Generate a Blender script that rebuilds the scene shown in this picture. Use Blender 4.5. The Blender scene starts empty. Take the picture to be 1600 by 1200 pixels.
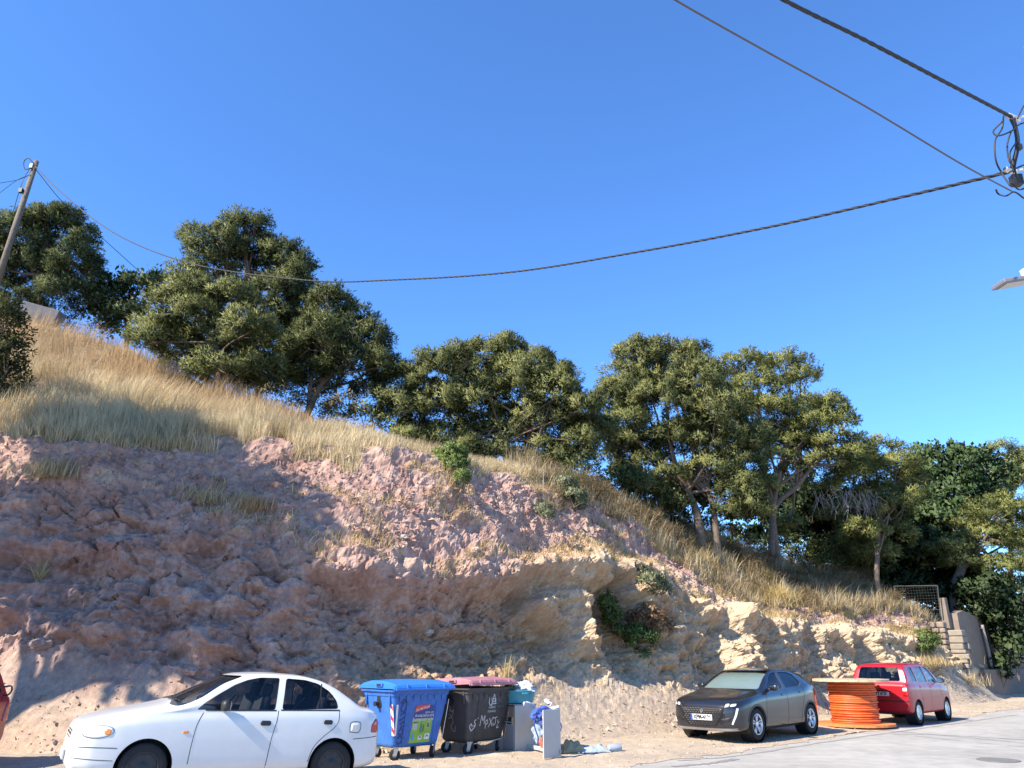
import bpy, bmesh, math, random
import numpy as np
from mathutils import Vector, Matrix

# ------------------------------------------------------------------ camera, sky, sun, exposure
SC = bpy.context.scene
COL = SC.collection
FPX, PITCH, EYE = 1200.0, math.radians(19.7), 1.68         # focal length in photo pixels, upward tilt, eye height
cd = bpy.data.cameras.new('camera')
cd.sensor_fit = 'HORIZONTAL'
cd.angle = 2 * math.atan(800 / FPX)
cd.clip_start, cd.clip_end = 0.05, 3000
cam = bpy.data.objects.new('camera', cd)
cam.location = (0, 0, EYE)
cam.rotation_euler = (math.radians(90) + PITCH, 0, 0)
COL.objects.link(cam)
SC.camera = cam

SUN_EL = math.radians(41)
SUN_AZ = math.atan2(-0.81, -0.59)                          # towards the sun, measured from +Y to +X
SUN = Vector((math.sin(SUN_AZ) * math.cos(SUN_EL), math.cos(SUN_AZ) * math.cos(SUN_EL), math.sin(SUN_EL)))
w = bpy.data.worlds.new('World'); SC.world = w; w.use_nodes = True
nt = w.node_tree
sky = nt.nodes.new('ShaderNodeTexSky')
sky.sky_type = 'NISHITA'; sky.sun_disc = False
sky.sun_elevation = SUN_EL; sky.sun_rotation = SUN_AZ
sky.altitude = 100; sky.air_density = 1.0; sky.dust_density = 0.0; sky.ozone_density = 5.0
bg = nt.nodes['Background']
bg.inputs['Strength'].default_value = 0.118
grade = nt.nodes.new('ShaderNodeVectorMath'); grade.operation = 'MULTIPLY'   # deep saturated summer blue, the same all over the sky
grade.inputs[1].default_value = (0.66, 0.97, 1.30)
nt.links.new(sky.outputs[0], grade.inputs[0]); nt.links.new(grade.outputs[0], bg.inputs['Color'])
sl = bpy.data.lights.new('sun', 'SUN')
sl.energy = 5.0; sl.angle = math.radians(0.53); sl.color = (1.0, 0.90, 0.76)
so = bpy.data.objects.new('sun', sl); COL.objects.link(so)
so.rotation_euler = (-SUN).to_track_quat('-Z', 'Y').to_euler()
so.location = SUN * 60
vs = SC.view_settings
vs.view_transform = 'Standard'; vs.look = 'None'; vs.gamma = 1; vs.exposure = 1.12
vs.use_curve_mapping = False
SC.render.engine = 'CYCLES'
SC.cycles.use_denoising = True
SC.cycles.max_bounces = 6
SC.cycles.transparent_max_bounces = 12
random.seed(4); RNG = np.random.default_rng(11)

# ------------------------------------------------------------------ helpers
def at(x, y, Y):
    """world point at depth Y (metres ahead) on the sight line of photo pixel x, y"""
    u = (x - 800) / FPX; v = (600 - y) / FPX
    c, s = math.cos(PITCH), math.sin(PITCH)
    t = Y / (c - v * s)
    return Vector((u * t, Y, EYE + (s + v * c) * t))

def tag(o, label=None, cat=None, group=None, kind=None):
    if label: o['label'] = label
    if cat: o['category'] = cat
    if group: o['group'] = group
    if kind: o['kind'] = kind
    return o

def empty(name, loc=(0, 0, 0), rz=0.0):
    o = bpy.data.objects.new(name, None)
    o.location = loc; o.rotation_euler = (0, 0, rz); o.empty_display_size = 0.2
    COL.objects.link(o)
    return o

def link(name, me, parent=None, mat=None):
    o = bpy.data.objects.new(name, me)
    COL.objects.link(o)
    if parent is not None: o.parent = parent
    if mat is not None: me.materials.append(mat)
    return o

def pyobj(name, V, Fc, mat=None, parent=None, smooth=False):
    me = bpy.data.meshes.new(name)
    me.from_pydata([tuple(v) for v in V], [], [tuple(f) for f in Fc])
    if smooth: me.polygons.foreach_set('use_smooth', [True] * len(me.polygons))
    me.update()
    return link(name, me, parent, mat)

def fastmesh(name, V, Fi, col=None, smooth=False, nrm=None):
    """big mesh from numpy arrays; Fi is (n, 3) or (n, 4)"""
    V = np.asarray(V, np.float32); Fi = np.asarray(Fi, np.int32)
    me = bpy.data.meshes.new(name)
    k = Fi.shape[1]
    me.vertices.add(len(V)); me.vertices.foreach_set('co', V.ravel())
    me.loops.add(Fi.size); me.loops.foreach_set('vertex_index', Fi.ravel())
    me.polygons.add(len(Fi)); me.polygons.foreach_set('loop_start', np.arange(len(Fi), dtype=np.int32) * k)
    try: me.polygons.foreach_set('loop_total', np.full(len(Fi), k, np.int32))
    except Exception: pass
    me.polygons.foreach_set('use_smooth', np.full(len(Fi), smooth))
    if col is not None:
        a = me.color_attributes.new('Col', 'FLOAT_COLOR', 'POINT')
        c4 = np.ones((len(V), 4), np.float32); c4[:, :3] = col
        a.data.foreach_set('color', c4.ravel())
    me.update(calc_edges=True); me.validate()
    if nrm is not None:                                    # leaves shade with the roundness of their clump
        me.polygons.foreach_set('use_smooth', np.full(len(Fi), True))
        me.normals_split_custom_set_from_vertices(np.asarray(nrm, np.float32))
    return me

def bmobj(name, bm, mat=None, parent=None, smooth=False):
    me = bpy.data.meshes.new(name)
    bmesh.ops.recalc_face_normals(bm, faces=bm.faces)
    bm.to_mesh(me); bm.free()
    if smooth: me.polygons.foreach_set('use_smooth', [True] * len(me.polygons))
    return link(name, me, parent, mat)

def bx(bm, c, s, M=None, bev=0.0):
    """box of centre c, size s (optionally turned by M, bevelled)"""
    r = bmesh.ops.create_cube(bm, size=1.0)
    vs_ = r['verts']
    bmesh.ops.scale(bm, vec=s, verts=vs_)
    if bev > 0:
        es = list({e for v in vs_ for e in v.link_edges})
        g = bmesh.ops.bevel(bm, geom=es, offset=bev, segments=2, affect='EDGES', profile=0.5)
        vs_ = list({v for f in g['faces'] for v in f.verts} | {v for v in vs_ if v.is_valid})
    if M is not None: bmesh.ops.transform(bm, matrix=M, verts=vs_)
    bmesh.ops.translate(bm, vec=c, verts=vs_)
    return vs_

def boxobj(name, c, s, mat, parent=None, M=None, bev=0.0):
    bm = bmesh.new(); bx(bm, c, s, M, bev)
    return bmobj(name, bm, mat, parent)

def tube_arrays(P, R, n=8, cap=True):
    P = [Vector(p) for p in P]
    V, Fc = [], []
    N = len(P)
    up = Vector((0.13, 0.27, 1)).normalized()
    for i in range(N):
        d = (P[min(i + 1, N - 1)] - P[max(i - 1, 0)])
        d = d.normalized() if d.length > 1e-9 else Vector((0, 0, 1))
        a = d.cross(up)
        if a.length < 1e-3: a = d.cross(Vector((1, 0, 0)))
        a.normalize(); b = d.cross(a)
        r = R[i] if hasattr(R, '__len__') else R
        for k in range(n):
            t = 2 * math.pi * k / n
            V.append(P[i] + (a * math.cos(t) + b * math.sin(t)) * r)
    for i in range(N - 1):
        for k in range(n):
            k2 = (k + 1) % n
            Fc.append((i * n + k, i * n + k2, (i + 1) * n + k2, (i + 1) * n + k))
    if cap:
        Fc.append(tuple(range(n))[::-1]); Fc.append(tuple((N - 1) * n + k for k in range(n)))
    return V, Fc

class MB:
    """collects shapes into one mesh"""
    def __init__(s): s.V, s.F = [], []
    def add(s, V, Fc):
        o = len(s.V); s.V += [tuple(v) for v in V]; s.F += [tuple(i + o for i in f) for f in Fc]; return s
    def tube(s, P, R, n=8): return s.add(*tube_arrays(P, R, n))
    def box(s, c, z, M=None):
        V = []
        for i in (-.5, .5):
            for j in (-.5, .5):
                for k in (-.5, .5):
                    v = Vector((i * z[0], j * z[1], k * z[2]))
                    if M is not None: v = M @ v
                    V.append(v + Vector(c))
        return s.add(V, [(0, 1, 3, 2), (4, 6, 7, 5), (0, 4, 5, 1), (2, 3, 7, 6), (0, 2, 6, 4), (1, 5, 7, 3)])
    def lathe(s, prof, n=32, axis='z', c=(0, 0, 0)):
        V = []
        for (r, h) in prof:
            for k in range(n):
                t = 2 * math.pi * k / n
                a, b = r * math.cos(t), r * math.sin(t)
                p = (a, b, h) if axis == 'z' else ((a, h, b) if axis == 'y' else (h, a, b))
                V.append((p[0] + c[0], p[1] + c[1], p[2] + c[2]))
        Fc = []
        for i in range(len(prof) - 1):
            for k in range(n):
                k2 = (k + 1) % n
                Fc.append((i * n + k, i * n + k2, (i + 1) * n + k2, (i + 1) * n + k))
        return s.add(V, Fc)
    def build(s, name, mat, parent=None, smooth=False):
        return pyobj(name, s.V, s.F, mat, parent, smooth)

def smoothpath(P, n=8):
    P = [Vector(p) for p in P]
    Q = [P[0] * 2 - P[1]] + P + [P[-1] * 2 - P[-2]]
    out = []
    for i in range(1, len(Q) - 2):
        p0, p1, p2, p3 = Q[i - 1:i + 3]
        for k in range(n):
            t = k / n
            out.append(0.5 * ((2 * p1) + (p2 - p0) * t + (2 * p0 - 5 * p1 + 4 * p2 - p3) * t * t + (3 * p1 - p0 - 3 * p2 + p3) * t ** 3))
    out.append(P[-1])
    return out

# vectorised gradient noise
def _h(ix, iy, iz, k):
    n = (ix.astype(np.uint32) * np.uint32(374761393) + iy.astype(np.uint32) * np.uint32(668265263) +
         iz.astype(np.uint32) * np.uint32(2147483647 - 58) + np.uint32(k * 974634777 & 0xffffffff))
    n = (n ^ (n >> np.uint32(13))) * np.uint32(1274126177)
    n = (n ^ (n >> np.uint32(16))) * np.uint32(2246822519)
    n = n ^ (n >> np.uint32(15))
    return n.astype(np.float64) / 4294967295.0 * 2 - 1

def noise3(P, scale=1.0, seed=0):
    P = np.asarray(P, np.float64) * scale + 137.3 + seed * 17.17
    I = np.floor(P).astype(np.int64); Fr = P - I
    W = Fr * Fr * Fr * (Fr * (Fr * 6 - 15) + 10)
    out = np.zeros(len(P))
    for dx in (0, 1):
        for dy in (0, 1):
            for dz in (0, 1):
                ix, iy, iz = I[:, 0] + dx, I[:, 1] + dy, I[:, 2] + dz
                g = (_h(ix, iy, iz, 1) * (Fr[:, 0] - dx) + _h(ix, iy, iz, 2) * (Fr[:, 1] - dy) + _h(ix, iy, iz, 3) * (Fr[:, 2] - dz))
                wx = W[:, 0] if dx else 1 - W[:, 0]
                wy = W[:, 1] if dy else 1 - W[:, 1]
                wz = W[:, 2] if dz else 1 - W[:, 2]
                out += g * wx * wy * wz
    return out * 1.4

def fbm(P, scale, octv=4, gain=0.5, seed=0, ridged=False):
    o = np.zeros(len(P)); a = 1.0
    for k in range(octv):
        n = noise3(P, scale * 2 ** k, seed + k)
        o += a * ((1 - 2 * np.abs(n)) if ridged else n); a *= gain
    return o

def cellnoise(P, scale, seed=0):
    """distance to the nearest and second nearest cell point"""
    P = np.asarray(P, np.float64) * scale + 91.7 + seed * 7.3
    I = np.floor(P).astype(np.int64)
    d1 = np.full(len(P), 9.0); d2 = np.full(len(P), 9.0)
    for dx in (-1, 0, 1):
        for dy in (-1, 0, 1):
            for dz in (-1, 0, 1):
                ix, iy, iz = I[:, 0] + dx, I[:, 1] + dy, I[:, 2] + dz
                q = np.stack([ix + .5 + .5 * _h(ix, iy, iz, 5), iy + .5 + .5 * _h(ix, iy, iz, 6), iz + .5 + .5 * _h(ix, iy, iz, 7)], 1)
                d = np.linalg.norm(P - q, axis=1)
                m = d < d1
                d2 = np.where(m, d1, np.minimum(d2, d)); d1 = np.where(m, d, d1)
    return d1, d2

def cellfacet(P, scale, seed=0):
    """broken-rock relief: every cell is a tilted flat facet; also the distance to the joint between cells"""
    P = np.asarray(P, np.float64) * scale + 51.7 + seed * 5.3
    I = np.floor(P).astype(np.int64)
    d1 = np.full(len(P), 9.0); d2 = np.full(len(P), 9.0); val = np.zeros(len(P))
    for dx in (-1, 0, 1):
        for dy in (-1, 0, 1):
            for dz in (-1, 0, 1):
                ix, iy, iz = I[:, 0] + dx, I[:, 1] + dy, I[:, 2] + dz
                q = np.stack([ix + .5 + .48 * _h(ix, iy, iz, 5), iy + .5 + .48 * _h(ix, iy, iz, 6), iz + .5 + .48 * _h(ix, iy, iz, 7)], 1)
                dd = P - q; d = np.linalg.norm(dd, axis=1)
                v = .5 * _h(ix, iy, iz, 8) + .9 * (dd[:, 0] * _h(ix, iy, iz, 9) + dd[:, 1] * _h(ix, iy, iz, 10) + dd[:, 2] * _h(ix, iy, iz, 11))
                m = d < d1
                d2 = np.where(m, d1, np.minimum(d2, d)); d1 = np.where(m, d, d1); val = np.where(m, v, val)
    return val, d2 - d1

# ------------------------------------------------------------------ materials
MATS = {}
def principled(name, col, rough=0.6, metal=0.0, spec=0.5, coat=0.0, noise=0.0, nscale=8.0, bump=0.0, bscale=60.0, attr=False, emit=None):
    if name in MATS: return MATS[name]
    m = bpy.data.materials.new(name); m.use_nodes = True
    n = m.node_tree; p = n.nodes['Principled BSDF']
    p.inputs['Base Color'].default_value = (*col, 1)
    p.inputs['Roughness'].default_value = rough
    p.inputs['Metallic'].default_value = metal
    p.inputs['Specular IOR Level'].default_value = spec
    p.inputs['Coat Weight'].default_value = coat
    p.inputs['Coat Roughness'].default_value = 0.05
    tc = n.nodes.new('ShaderNodeTexCoord')
    src = None
    if attr:
        a = n.nodes.new('ShaderNodeVertexColor'); a.layer_name = 'Col'; src = a.outputs['Color']
    if noise > 0:
        t = n.nodes.new('ShaderNodeTexNoise'); t.inputs['Scale'].default_value = nscale; t.inputs['Detail'].default_value = 8
        t.inputs['Roughness'].default_value = 0.65
        n.links.new(tc.outputs['Object'], t.inputs['Vector'])
        r = n.nodes.new('ShaderNodeMapRange')
        r.inputs['From Min'].default_value = 0.25; r.inputs['From Max'].default_value = 0.75
        r.inputs['To Min'].default_value = 1 - noise; r.inputs['To Max'].default_value = 1 + noise
        n.links.new(t.outputs['Fac'], r.inputs['Value'])
        mx = n.nodes.new('ShaderNodeVectorMath'); mx.operation = 'SCALE'
        if src is None: mx.inputs[0].default_value = col
        else: n.links.new(src, mx.inputs[0])
        n.links.new(r.outputs[0], mx.inputs['Scale'])
        src = mx.outputs[0]
    if src is not None: n.links.new(src, p.inputs['Base Color'])
    if bump > 0:
        t2 = n.nodes.new('ShaderNodeTexNoise'); t2.inputs['Scale'].default_value = bscale; t2.inputs['Detail'].default_value = 6
        n.links.new(tc.outputs['Object'], t2.inputs['Vector'])
        b = n.nodes.new('ShaderNodeBump'); b.inputs['Strength'].default_value = bump; b.inputs['Distance'].default_value = 0.02
        n.links.new(t2.outputs['Fac'], b.inputs['Height']); n.links.new(b.outputs[0], p.inputs['Normal'])
    if emit:
        p.inputs['Emission Color'].default_value = (*col, 1); p.inputs['Emission Strength'].default_value = emit
    MATS[name] = m
    return m

def leafmat(name, trans=0.3, rough=0.7):
    m = bpy.data.materials.new(name); m.use_nodes = True
    n = m.node_tree; n.nodes.clear()
    o = n.nodes.new('ShaderNodeOutputMaterial')
    a = n.nodes.new('ShaderNodeVertexColor'); a.layer_name = 'Col'
    d = n.nodes.new('ShaderNodeBsdfDiffuse'); t = n.nodes.new('ShaderNodeBsdfTranslucent')
    g = n.nodes.new('ShaderNodeBsdfGlossy'); g.inputs['Roughness'].default_value = 0.45; g.inputs['Color'].default_value = (.8, .85, .8, 1)
    mx = n.nodes.new('ShaderNodeMixShader'); mx.inputs[0].default_value = trans
    m2 = n.nodes.new('ShaderNodeMixShader'); m2.inputs[0].default_value = 0.012
    n.links.new(a.outputs['Color'], d.inputs['Color']); n.links.new(a.outputs['Color'], t.inputs['Color'])
    n.links.new(d.outputs[0], mx.inputs[1]); n.links.new(t.outputs[0], mx.inputs[2])
    n.links.new(mx.outputs[0], m2.inputs[1]); n.links.new(g.outputs[0], m2.inputs[2])
    n.links.new(m2.outputs[0], o.inputs['Surface'])
    return m

def glassmat(name, tint=(0.35, 0.4, 0.42), refl=0.12):
    m = bpy.data.materials.new(name); m.use_nodes = True
    n = m.node_tree; n.nodes.clear()
    o = n.nodes.new('ShaderNodeOutputMaterial')
    t = n.nodes.new('ShaderNodeBsdfTransparent'); t.inputs['Color'].default_value = (*tint, 1)
    g = n.nodes.new('ShaderNodeBsdfGlossy'); g.inputs['Roughness'].default_value = 0.02
    lw = n.nodes.new('ShaderNodeLayerWeight'); lw.inputs['Blend'].default_value = 0.5
    f = n.nodes.new('ShaderNodeMath'); f.operation = 'POWER'; f.inputs[1].default_value = 4.0
    n.links.new(lw.outputs['Facing'], f.inputs[0])
    ad = n.nodes.new('ShaderNodeMath'); ad.operation = 'ADD'; ad.inputs[1].default_value = .045 + refl; ad.use_clamp = True
    mx = n.nodes.new('ShaderNodeMixShader')
    n.links.new(f.outputs[0], ad.inputs[0]); n.links.new(ad.outputs[0], mx.inputs[0])
    n.links.new(t.outputs[0], mx.inputs[1]); n.links.new(g.outputs[0], mx.inputs[2])
    n.links.new(mx.outputs[0], o.inputs['Surface'])
    return m
# ------------------------------------------------------------------ the setting: ground, road, dirt shoulder, hillside
TOE = np.array([(-20, 14.4), (-14, 14.6), (-8, 14.6), (-4, 14.9), (-1.5, 16.0), (1.2, 17.65), (4.2, 20.4), (8, 24.2), (12.5, 28.1), (18, 32.35), (22, 36.35), (28, 42.3)], float)
GDIR = np.array([-0.2, 0.98])                              # direction straight into the hill
_c = np.array([tuple(p) for p in smoothpath([(x, y, 0) for x, y in TOE], 60)])[:, :2]
_s = np.r_[0, np.cumsum(np.linalg.norm(np.diff(_c, axis=0), axis=1))]
def toe(a): return np.stack([np.interp(a, _s, _c[:, 0]), np.interp(a, _s, _c[:, 1])], -1)
def tab(a, T):
    T = np.array(T, float)
    x = np.linspace(-2, 60, 621); y = np.interp(x, T[:, 0], T[:, 1])
    k = np.hanning(17); k /= k.sum()
    y = np.convolve(np.pad(y, 8, mode='edge'), k, mode='valid')
    return np.interp(a, x, y)
A_ = np.r_[np.arange(0, 7.5, .16), np.arange(7.5, 47.5, .048), np.arange(47.5, 57.9, .16)]
dT = tab(A_, [(0, 1.2), (12, 1.2), (14, 1.0), (16, .7), (17.2, .7), (19.2, .9), (21.6, 1.9), (23.1, 2.05), (25.6, 1.75), (27, 1.3), (29.6, .6), (35, .5), (39.8, .6), (43, 1.0), (46, 1.1), (60, 1.1)])
zT = tab(A_, [(0, 1.9), (10, 1.9), (12, 1.85), (14, 1.5), (16, 1.15), (17.2, 1.05), (19.2, 1.2), (21.6, 1.5), (23.1, 1.35), (25.6, 1.35), (27, 1.1), (29.6, .85), (35, .65), (39.8, .6), (43, 1.1), (45.5, 1.45), (47, 1.25), (48.6, .5), (50, .3), (60, .3)])
dB = tab(A_, [(0, 2.2), (9, 2.2), (12, 2.1), (15, 1.8), (16.6, 1.4), (19.2, 1.45), (21.2, 2.2), (22.8, 2.55), (25, 2.6), (26.3, 2.45), (28.4, 1.75), (30.6, 1.35), (34.5, 1.25), (38, 1.3), (41.8, 1.5), (44.5, 1.5), (60, 1.5)])
zB = tab(A_, [(0, 5.2), (9, 5.1), (12, 4.7), (15, 3.85), (16.6, 3.4), (19.2, 3.45), (21.2, 3.75), (22.8, 4.05), (25, 4.2), (26.3, 3.95), (28.4, 3.1), (30.6, 2.9), (34.5, 2.8), (38, 2.65), (41.8, 2.4), (44.5, 2.2), (47, 1.7), (49, .8), (60, .8)])
dE = tab(A_, [(0, 3.2), (10.7, 3.2), (13, 3.6), (16, 3.8), (17.6, 3.6), (19.4, 3.5), (22.9, 4.15), (25, 4.0), (27.2, 3.7), (30, 2.8), (33.2, 2.2), (37, 2.2), (41, 2.6), (43.8, 2.6), (46.4, 2.4), (60, 2.4)])
zE = tab(A_, [(0, 6.85), (8.4, 6.65), (10.7, 6.5), (13, 6.6), (16, 6.7), (17.6, 6.65), (19.4, 6.5), (22.9, 6.6), (25, 6.1), (27.2, 5.5), (30, 3.95), (33.2, 3.2), (37, 3.2), (41, 3.65), (43.8, 3.65), (46.4, 2.7), (48.4, 1.7), (60, 1.7)])
dC = tab(A_, [(0, 14), (5, 13.5), (7.7, 13), (10.6, 12), (13.3, 11), (15.6, 9.5), (17.7, 8.5), (20, 8), (24.4, 8), (28.2, 8.5), (32.7, 9), (36.5, 9.5), (40.2, 9), (45, 8), (51, 7), (60, 6.5)])
zC = tab(A_, [(0, 15.1), (2, 14.9), (5, 14.1), (7.7, 13.0), (10.6, 11.4), (13.3, 10.0), (15.6, 8.9), (17.7, 8.2), (20, 7.85), (24.4, 7.75), (28.2, 7.55), (32.7, 7.5), (36.5, 7.25), (40.2, 6.4), (45, 5.9), (51, 4.8), (60, 4.3)])
NR = (26, 66, 56, 60, 8, 6)
anch = [(-.35 + 0 * A_, -.10 + 0 * A_), (dT, zT), (dB, zB), (dE, zE), (dC, zC), (dC + 7, zC - .6), (dC + 60, zC - 9)]
rows_d, rows_z, rows_k = [], [], []
for i, n in enumerate(NR):
    for k in range(n + (1 if i == len(NR) - 1 else 0)):
        t = k / n
        (d0, z0), (d1, z1) = anch[i], anch[i + 1]
        tz = t
        if i == 0: tz = t ** 1.25
        rows_d.append(d0 + (d1 - d0) * t); rows_z.append(z0 + (z1 - z0) * tz); rows_k.append(i + t)
D_ = np.array(rows_d); Z_ = np.array(rows_z); K_ = np.array(rows_k)
# soften the talus, brow and edge breaks along the profile
for it in range(3):
    for lo, hi in ((18, 34), (84, 98), (138, 158), (200, 214)):
        D_[lo:hi] = (D_[lo - 1:hi - 1] + 2 * D_[lo:hi] + D_[lo + 1:hi + 1]) / 4
        Z_[lo:hi] = (Z_[lo - 1:hi - 1] + 2 * Z_[lo:hi] + Z_[lo + 1:hi + 1]) / 4
nr, nc = D_.shape
AA = np.broadcast_to(A_, (nr, nc)); KK = np.broadcast_to(K_[:, None], (nr, nc))
T2 = toe(A_)
PX = T2[None, :, 0] + D_ * GDIR[0]; PY = T2[None, :, 1] + D_ * GDIR[1]
P0 = np.stack([PX, PY, Z_], -1).reshape(-1, 3)
a_, k_ = AA.ravel(), KK.ravel()
def sstep(x, lo, hi):
    t = np.clip((x - lo) / (hi - lo), 0, 1); return t * t * (3 - 2 * t)
# how much the bare earth shows: 1 on the cut face, 0 on the grassy slope
fray = .22 * fbm(np.stack([a_, 0 * a_, 0 * a_], 1), .55, 4, .6, 301)          # ragged upper edge of the cut
bare = sstep(k_, .15, .9) * (1 - sstep(k_ + fray, 2.8, 3.12))
steep = sstep(k_, .8, 1.15) * (1 - sstep(k_, 1.85, 2.35))
aw = a_ + 1.1 * noise3(P0, .55, 3) + .35 * noise3(P0, 1.6, 4)
butt = np.interp(aw, [0, 8, 9.5, 10.5, 12, 13, 14.2, 15.4, 16.6, 18.5, 21.3, 23.1, 24.9, 26.0, 27.2, 28.8, 29.6, 30.3, 31.9, 32.5, 34.8, 35.8, 38.4, 39.1, 42, 45],
                 [0, -.2, .25, -.2, .2, -.25, .2, -.2, .15, -.15, -.5, .5, -.35, .4, .35, -.35, .3, .2, -.4, .15, -.4, .35, -.3, .3, -.1, 0])
brow = np.exp(-((k_ - 1.98) / .13) ** 2) * (.22 + .16 * noise3(P0, 1.3, 8))
ledge = fbm(P0 * np.array([.5, .5, 1.9]), .9, 3, .55, 21)
disp = steep * (butt * .85 + .28 * ledge) + brow * sstep(a_, 14, 17)
disp += bare * (.30 * fbm(P0, .45, 3, .5, 30) + .13 * fbm(P0, 1.6, 3, .55, 40, True))
# the undercut hollow below the brow in the middle, and its sharp right-hand jamb
alc = sstep(aw, 16.2, 17.4) * (1 - sstep(aw, 21.6, 22.2)) * sstep(k_, 1.0, 1.35) * (1 - sstep(k_ + .05 * noise3(P0, 2.0, 18), 1.74, 1.97))
alc2 = sstep(aw, 24.0, 24.3) * (1 - sstep(aw, 25.4, 25.8)) * sstep(k_, 1.1, 1.3) * (1 - sstep(k_, 1.78, 1.92))
hol = .55 * alc + .45 * alc2
oxh = np.interp(a_, [14, 22], [.10, .60])
PB = P0.copy(); PB[:, 0] -= hol * oxh; PB[:, 1] += hol * np.sqrt(1 - oxh ** 2); PB[:, 2] -= .2 * hol
disp -= hol
disp *= .3 + .7 * sstep(k_, .75, 1.1)
wob = np.stack([noise3(PB, 1.5, 60), noise3(PB, 1.5, 61), noise3(PB, 1.5, 62)], 1)
BED = np.array([[.8, 0, 0], [0, .8, 0], [.25, 0, 1.7]])        # beds dip gently along the face
f1, j1 = cellfacet((PB + .35 * wob) @ BED.T, 1.1, 1)
f2, j2 = cellfacet((PB + .12 * wob) @ BED.T, 2.9, 2)
f3, j3 = cellfacet(PB, 8.0, 3)
rocky = sstep(k_, .7, 1.1) * (1 - sstep(k_ + .25 * np.clip(a_ - 13, 0, 3) / 3, 2.0, 2.6))
disp += bare * rocky * (.105 * f1 + .062 * f2) + bare * (.004 + .008 * sstep(k_, .9, 1.1) + .02 * rocky) * f3
disp += bare * (1 - rocky) * (.35 + .65 * sstep(k_, .9, 1.2)) * (.035 * f2 + .03 * fbm(PB, 4.0, 3, .6, 50))
c1 = c2 = None
cracks = ((1 - sstep(j1, .02, .09)) * .10 + (1 - sstep(j2, .02, .10)) * .035) * bare * rocky * sstep(noise3(PB, .6, 77), -.3, .2)
disp -= cracks
OUT = np.array([.45, -.89])                                # outward, across the road
ox = np.interp(a_, [14, 22], [.10, .60]); oy = -np.sqrt(1 - ox ** 2)
upw = .35 + .5 * (1 - steep)
P1 = P0.copy()
P1[:, 0] += disp * ox * (1 - .4 * (1 - steep)); P1[:, 1] += disp * oy * (1 - .4 * (1 - steep)); P1[:, 2] += disp * upw * .8
soft = (1 - bare) * sstep(k_, 2.6, 3.1)
P1[:, 2] += soft * (.18 * fbm(P0, .5, 3, .5, 70) + .22 * sstep(a_, 20, 26) * fbm(P0, .9, 3, .55, 71))
# colour of the earth itself
lite = noise3(P0, .35, 80); fine = fbm(PB, 2.2, 4, .6, 90); streak = fbm(PB * np.array([.6, .6, 2.4]), .9, 3, .6, 95)
purple = np.array([.42, .255, .20]); mauve = np.array([.56, .39, .315]); red = np.array([.33, .185, .14]); ochre = np.array([.55, .39, .245])
cream = np.array([.62, .475, .315]); greyp = np.array([.37, .245, .20]); sandc = np.array([.56, .44, .32]); soil = np.array([.30, .22, .14])
def mix(c, d, f): f = np.clip(f, 0, 1)[:, None]; return c * (1 - f) + d * f
zz = P0[:, 2]
colr = np.tile(purple, (len(P0), 1))
colr = mix(colr, mauve, .5 + 1.0 * fine)
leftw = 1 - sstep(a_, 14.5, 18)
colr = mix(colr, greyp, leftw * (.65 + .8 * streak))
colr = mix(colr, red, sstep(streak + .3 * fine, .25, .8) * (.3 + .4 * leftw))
och = sstep(a_ + 2 * lite, 17.5, 23.5) * (1 - sstep(k_ + .3 * fine, 1.9, 2.25))
colr = mix(colr, ochre, och * .95); colr = mix(colr, cream, och * np.clip(.5 + 1.1 * fine, 0, 1))
ocb = sstep(a_, 15, 18) * (1 - sstep(k_, 1.3, 1.9)) * (1 - sstep(a_, 21, 23))
colr = mix(colr, np.array([.46, .31, .19]), ocb * (.7 + .5 * fine))
colr = mix(colr, cream, sstep(a_, 26.5, 30) * sstep(3 - k_, .3, 1.0) * .8)
colr = mix(colr, ochre, sstep(fine + .5 * lite, .35, .8) * sstep(k_, 1.9, 2.1) * .6)
tal = 1 - sstep(k_ + .25 * fine, .55, 1.0)
colr = mix(colr, sandc, tal * np.where(a_ < 16, .6, 1.0))
colr = mix(colr, cream, tal * np.clip(fine, 0, 1) * .6)
colr = mix(colr, soil + np.array([.1, .08, .04]), sstep(k_ + fray, 2.85, 3.1))
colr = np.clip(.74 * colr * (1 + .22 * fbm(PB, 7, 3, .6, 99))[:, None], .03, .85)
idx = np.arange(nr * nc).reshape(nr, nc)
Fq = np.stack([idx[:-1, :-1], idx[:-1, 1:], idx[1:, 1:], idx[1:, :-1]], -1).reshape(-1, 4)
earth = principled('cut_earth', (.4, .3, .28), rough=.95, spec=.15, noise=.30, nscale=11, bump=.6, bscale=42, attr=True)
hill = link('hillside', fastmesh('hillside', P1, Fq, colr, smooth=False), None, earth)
tag(hill, kind='structure')
GP = P1.reshape(nr, nc, 3); SHX = None; GC = colr.reshape(nr, nc, 3); GA = A_; GK = K_
def hill_point(a, k):
    """surface point(s) at distance a along the foot and profile coordinate k (0 foot, 1 talus top, 2 brow, 3 grass edge, 4 crest)"""
    fc = np.interp(a, GA, np.arange(nc)); fr = np.interp(k, GK, np.arange(nr))
    i = np.clip(fr.astype(int), 0, nr - 2); j = np.clip(fc.astype(int), 0, nc - 2)
    u = (fr - i)[:, None]; v = (fc - j)[:, None]
    return GP[i, j] * (1 - u) * (1 - v) + GP[i, j + 1] * (1 - u) * v + GP[i + 1, j] * u * (1 - v) + GP[i + 1, j + 1] * u * v
def hill_col(a, k):
    j = np.clip(np.interp(a, GA, np.arange(nc)).astype(int), 0, nc - 1); i = np.clip(np.interp(k, GK, np.arange(nr)).astype(int), 0, nr - 1)
    return GC[i, j]
_sub = GP[:, ::6].reshape(-1, 3)
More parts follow.
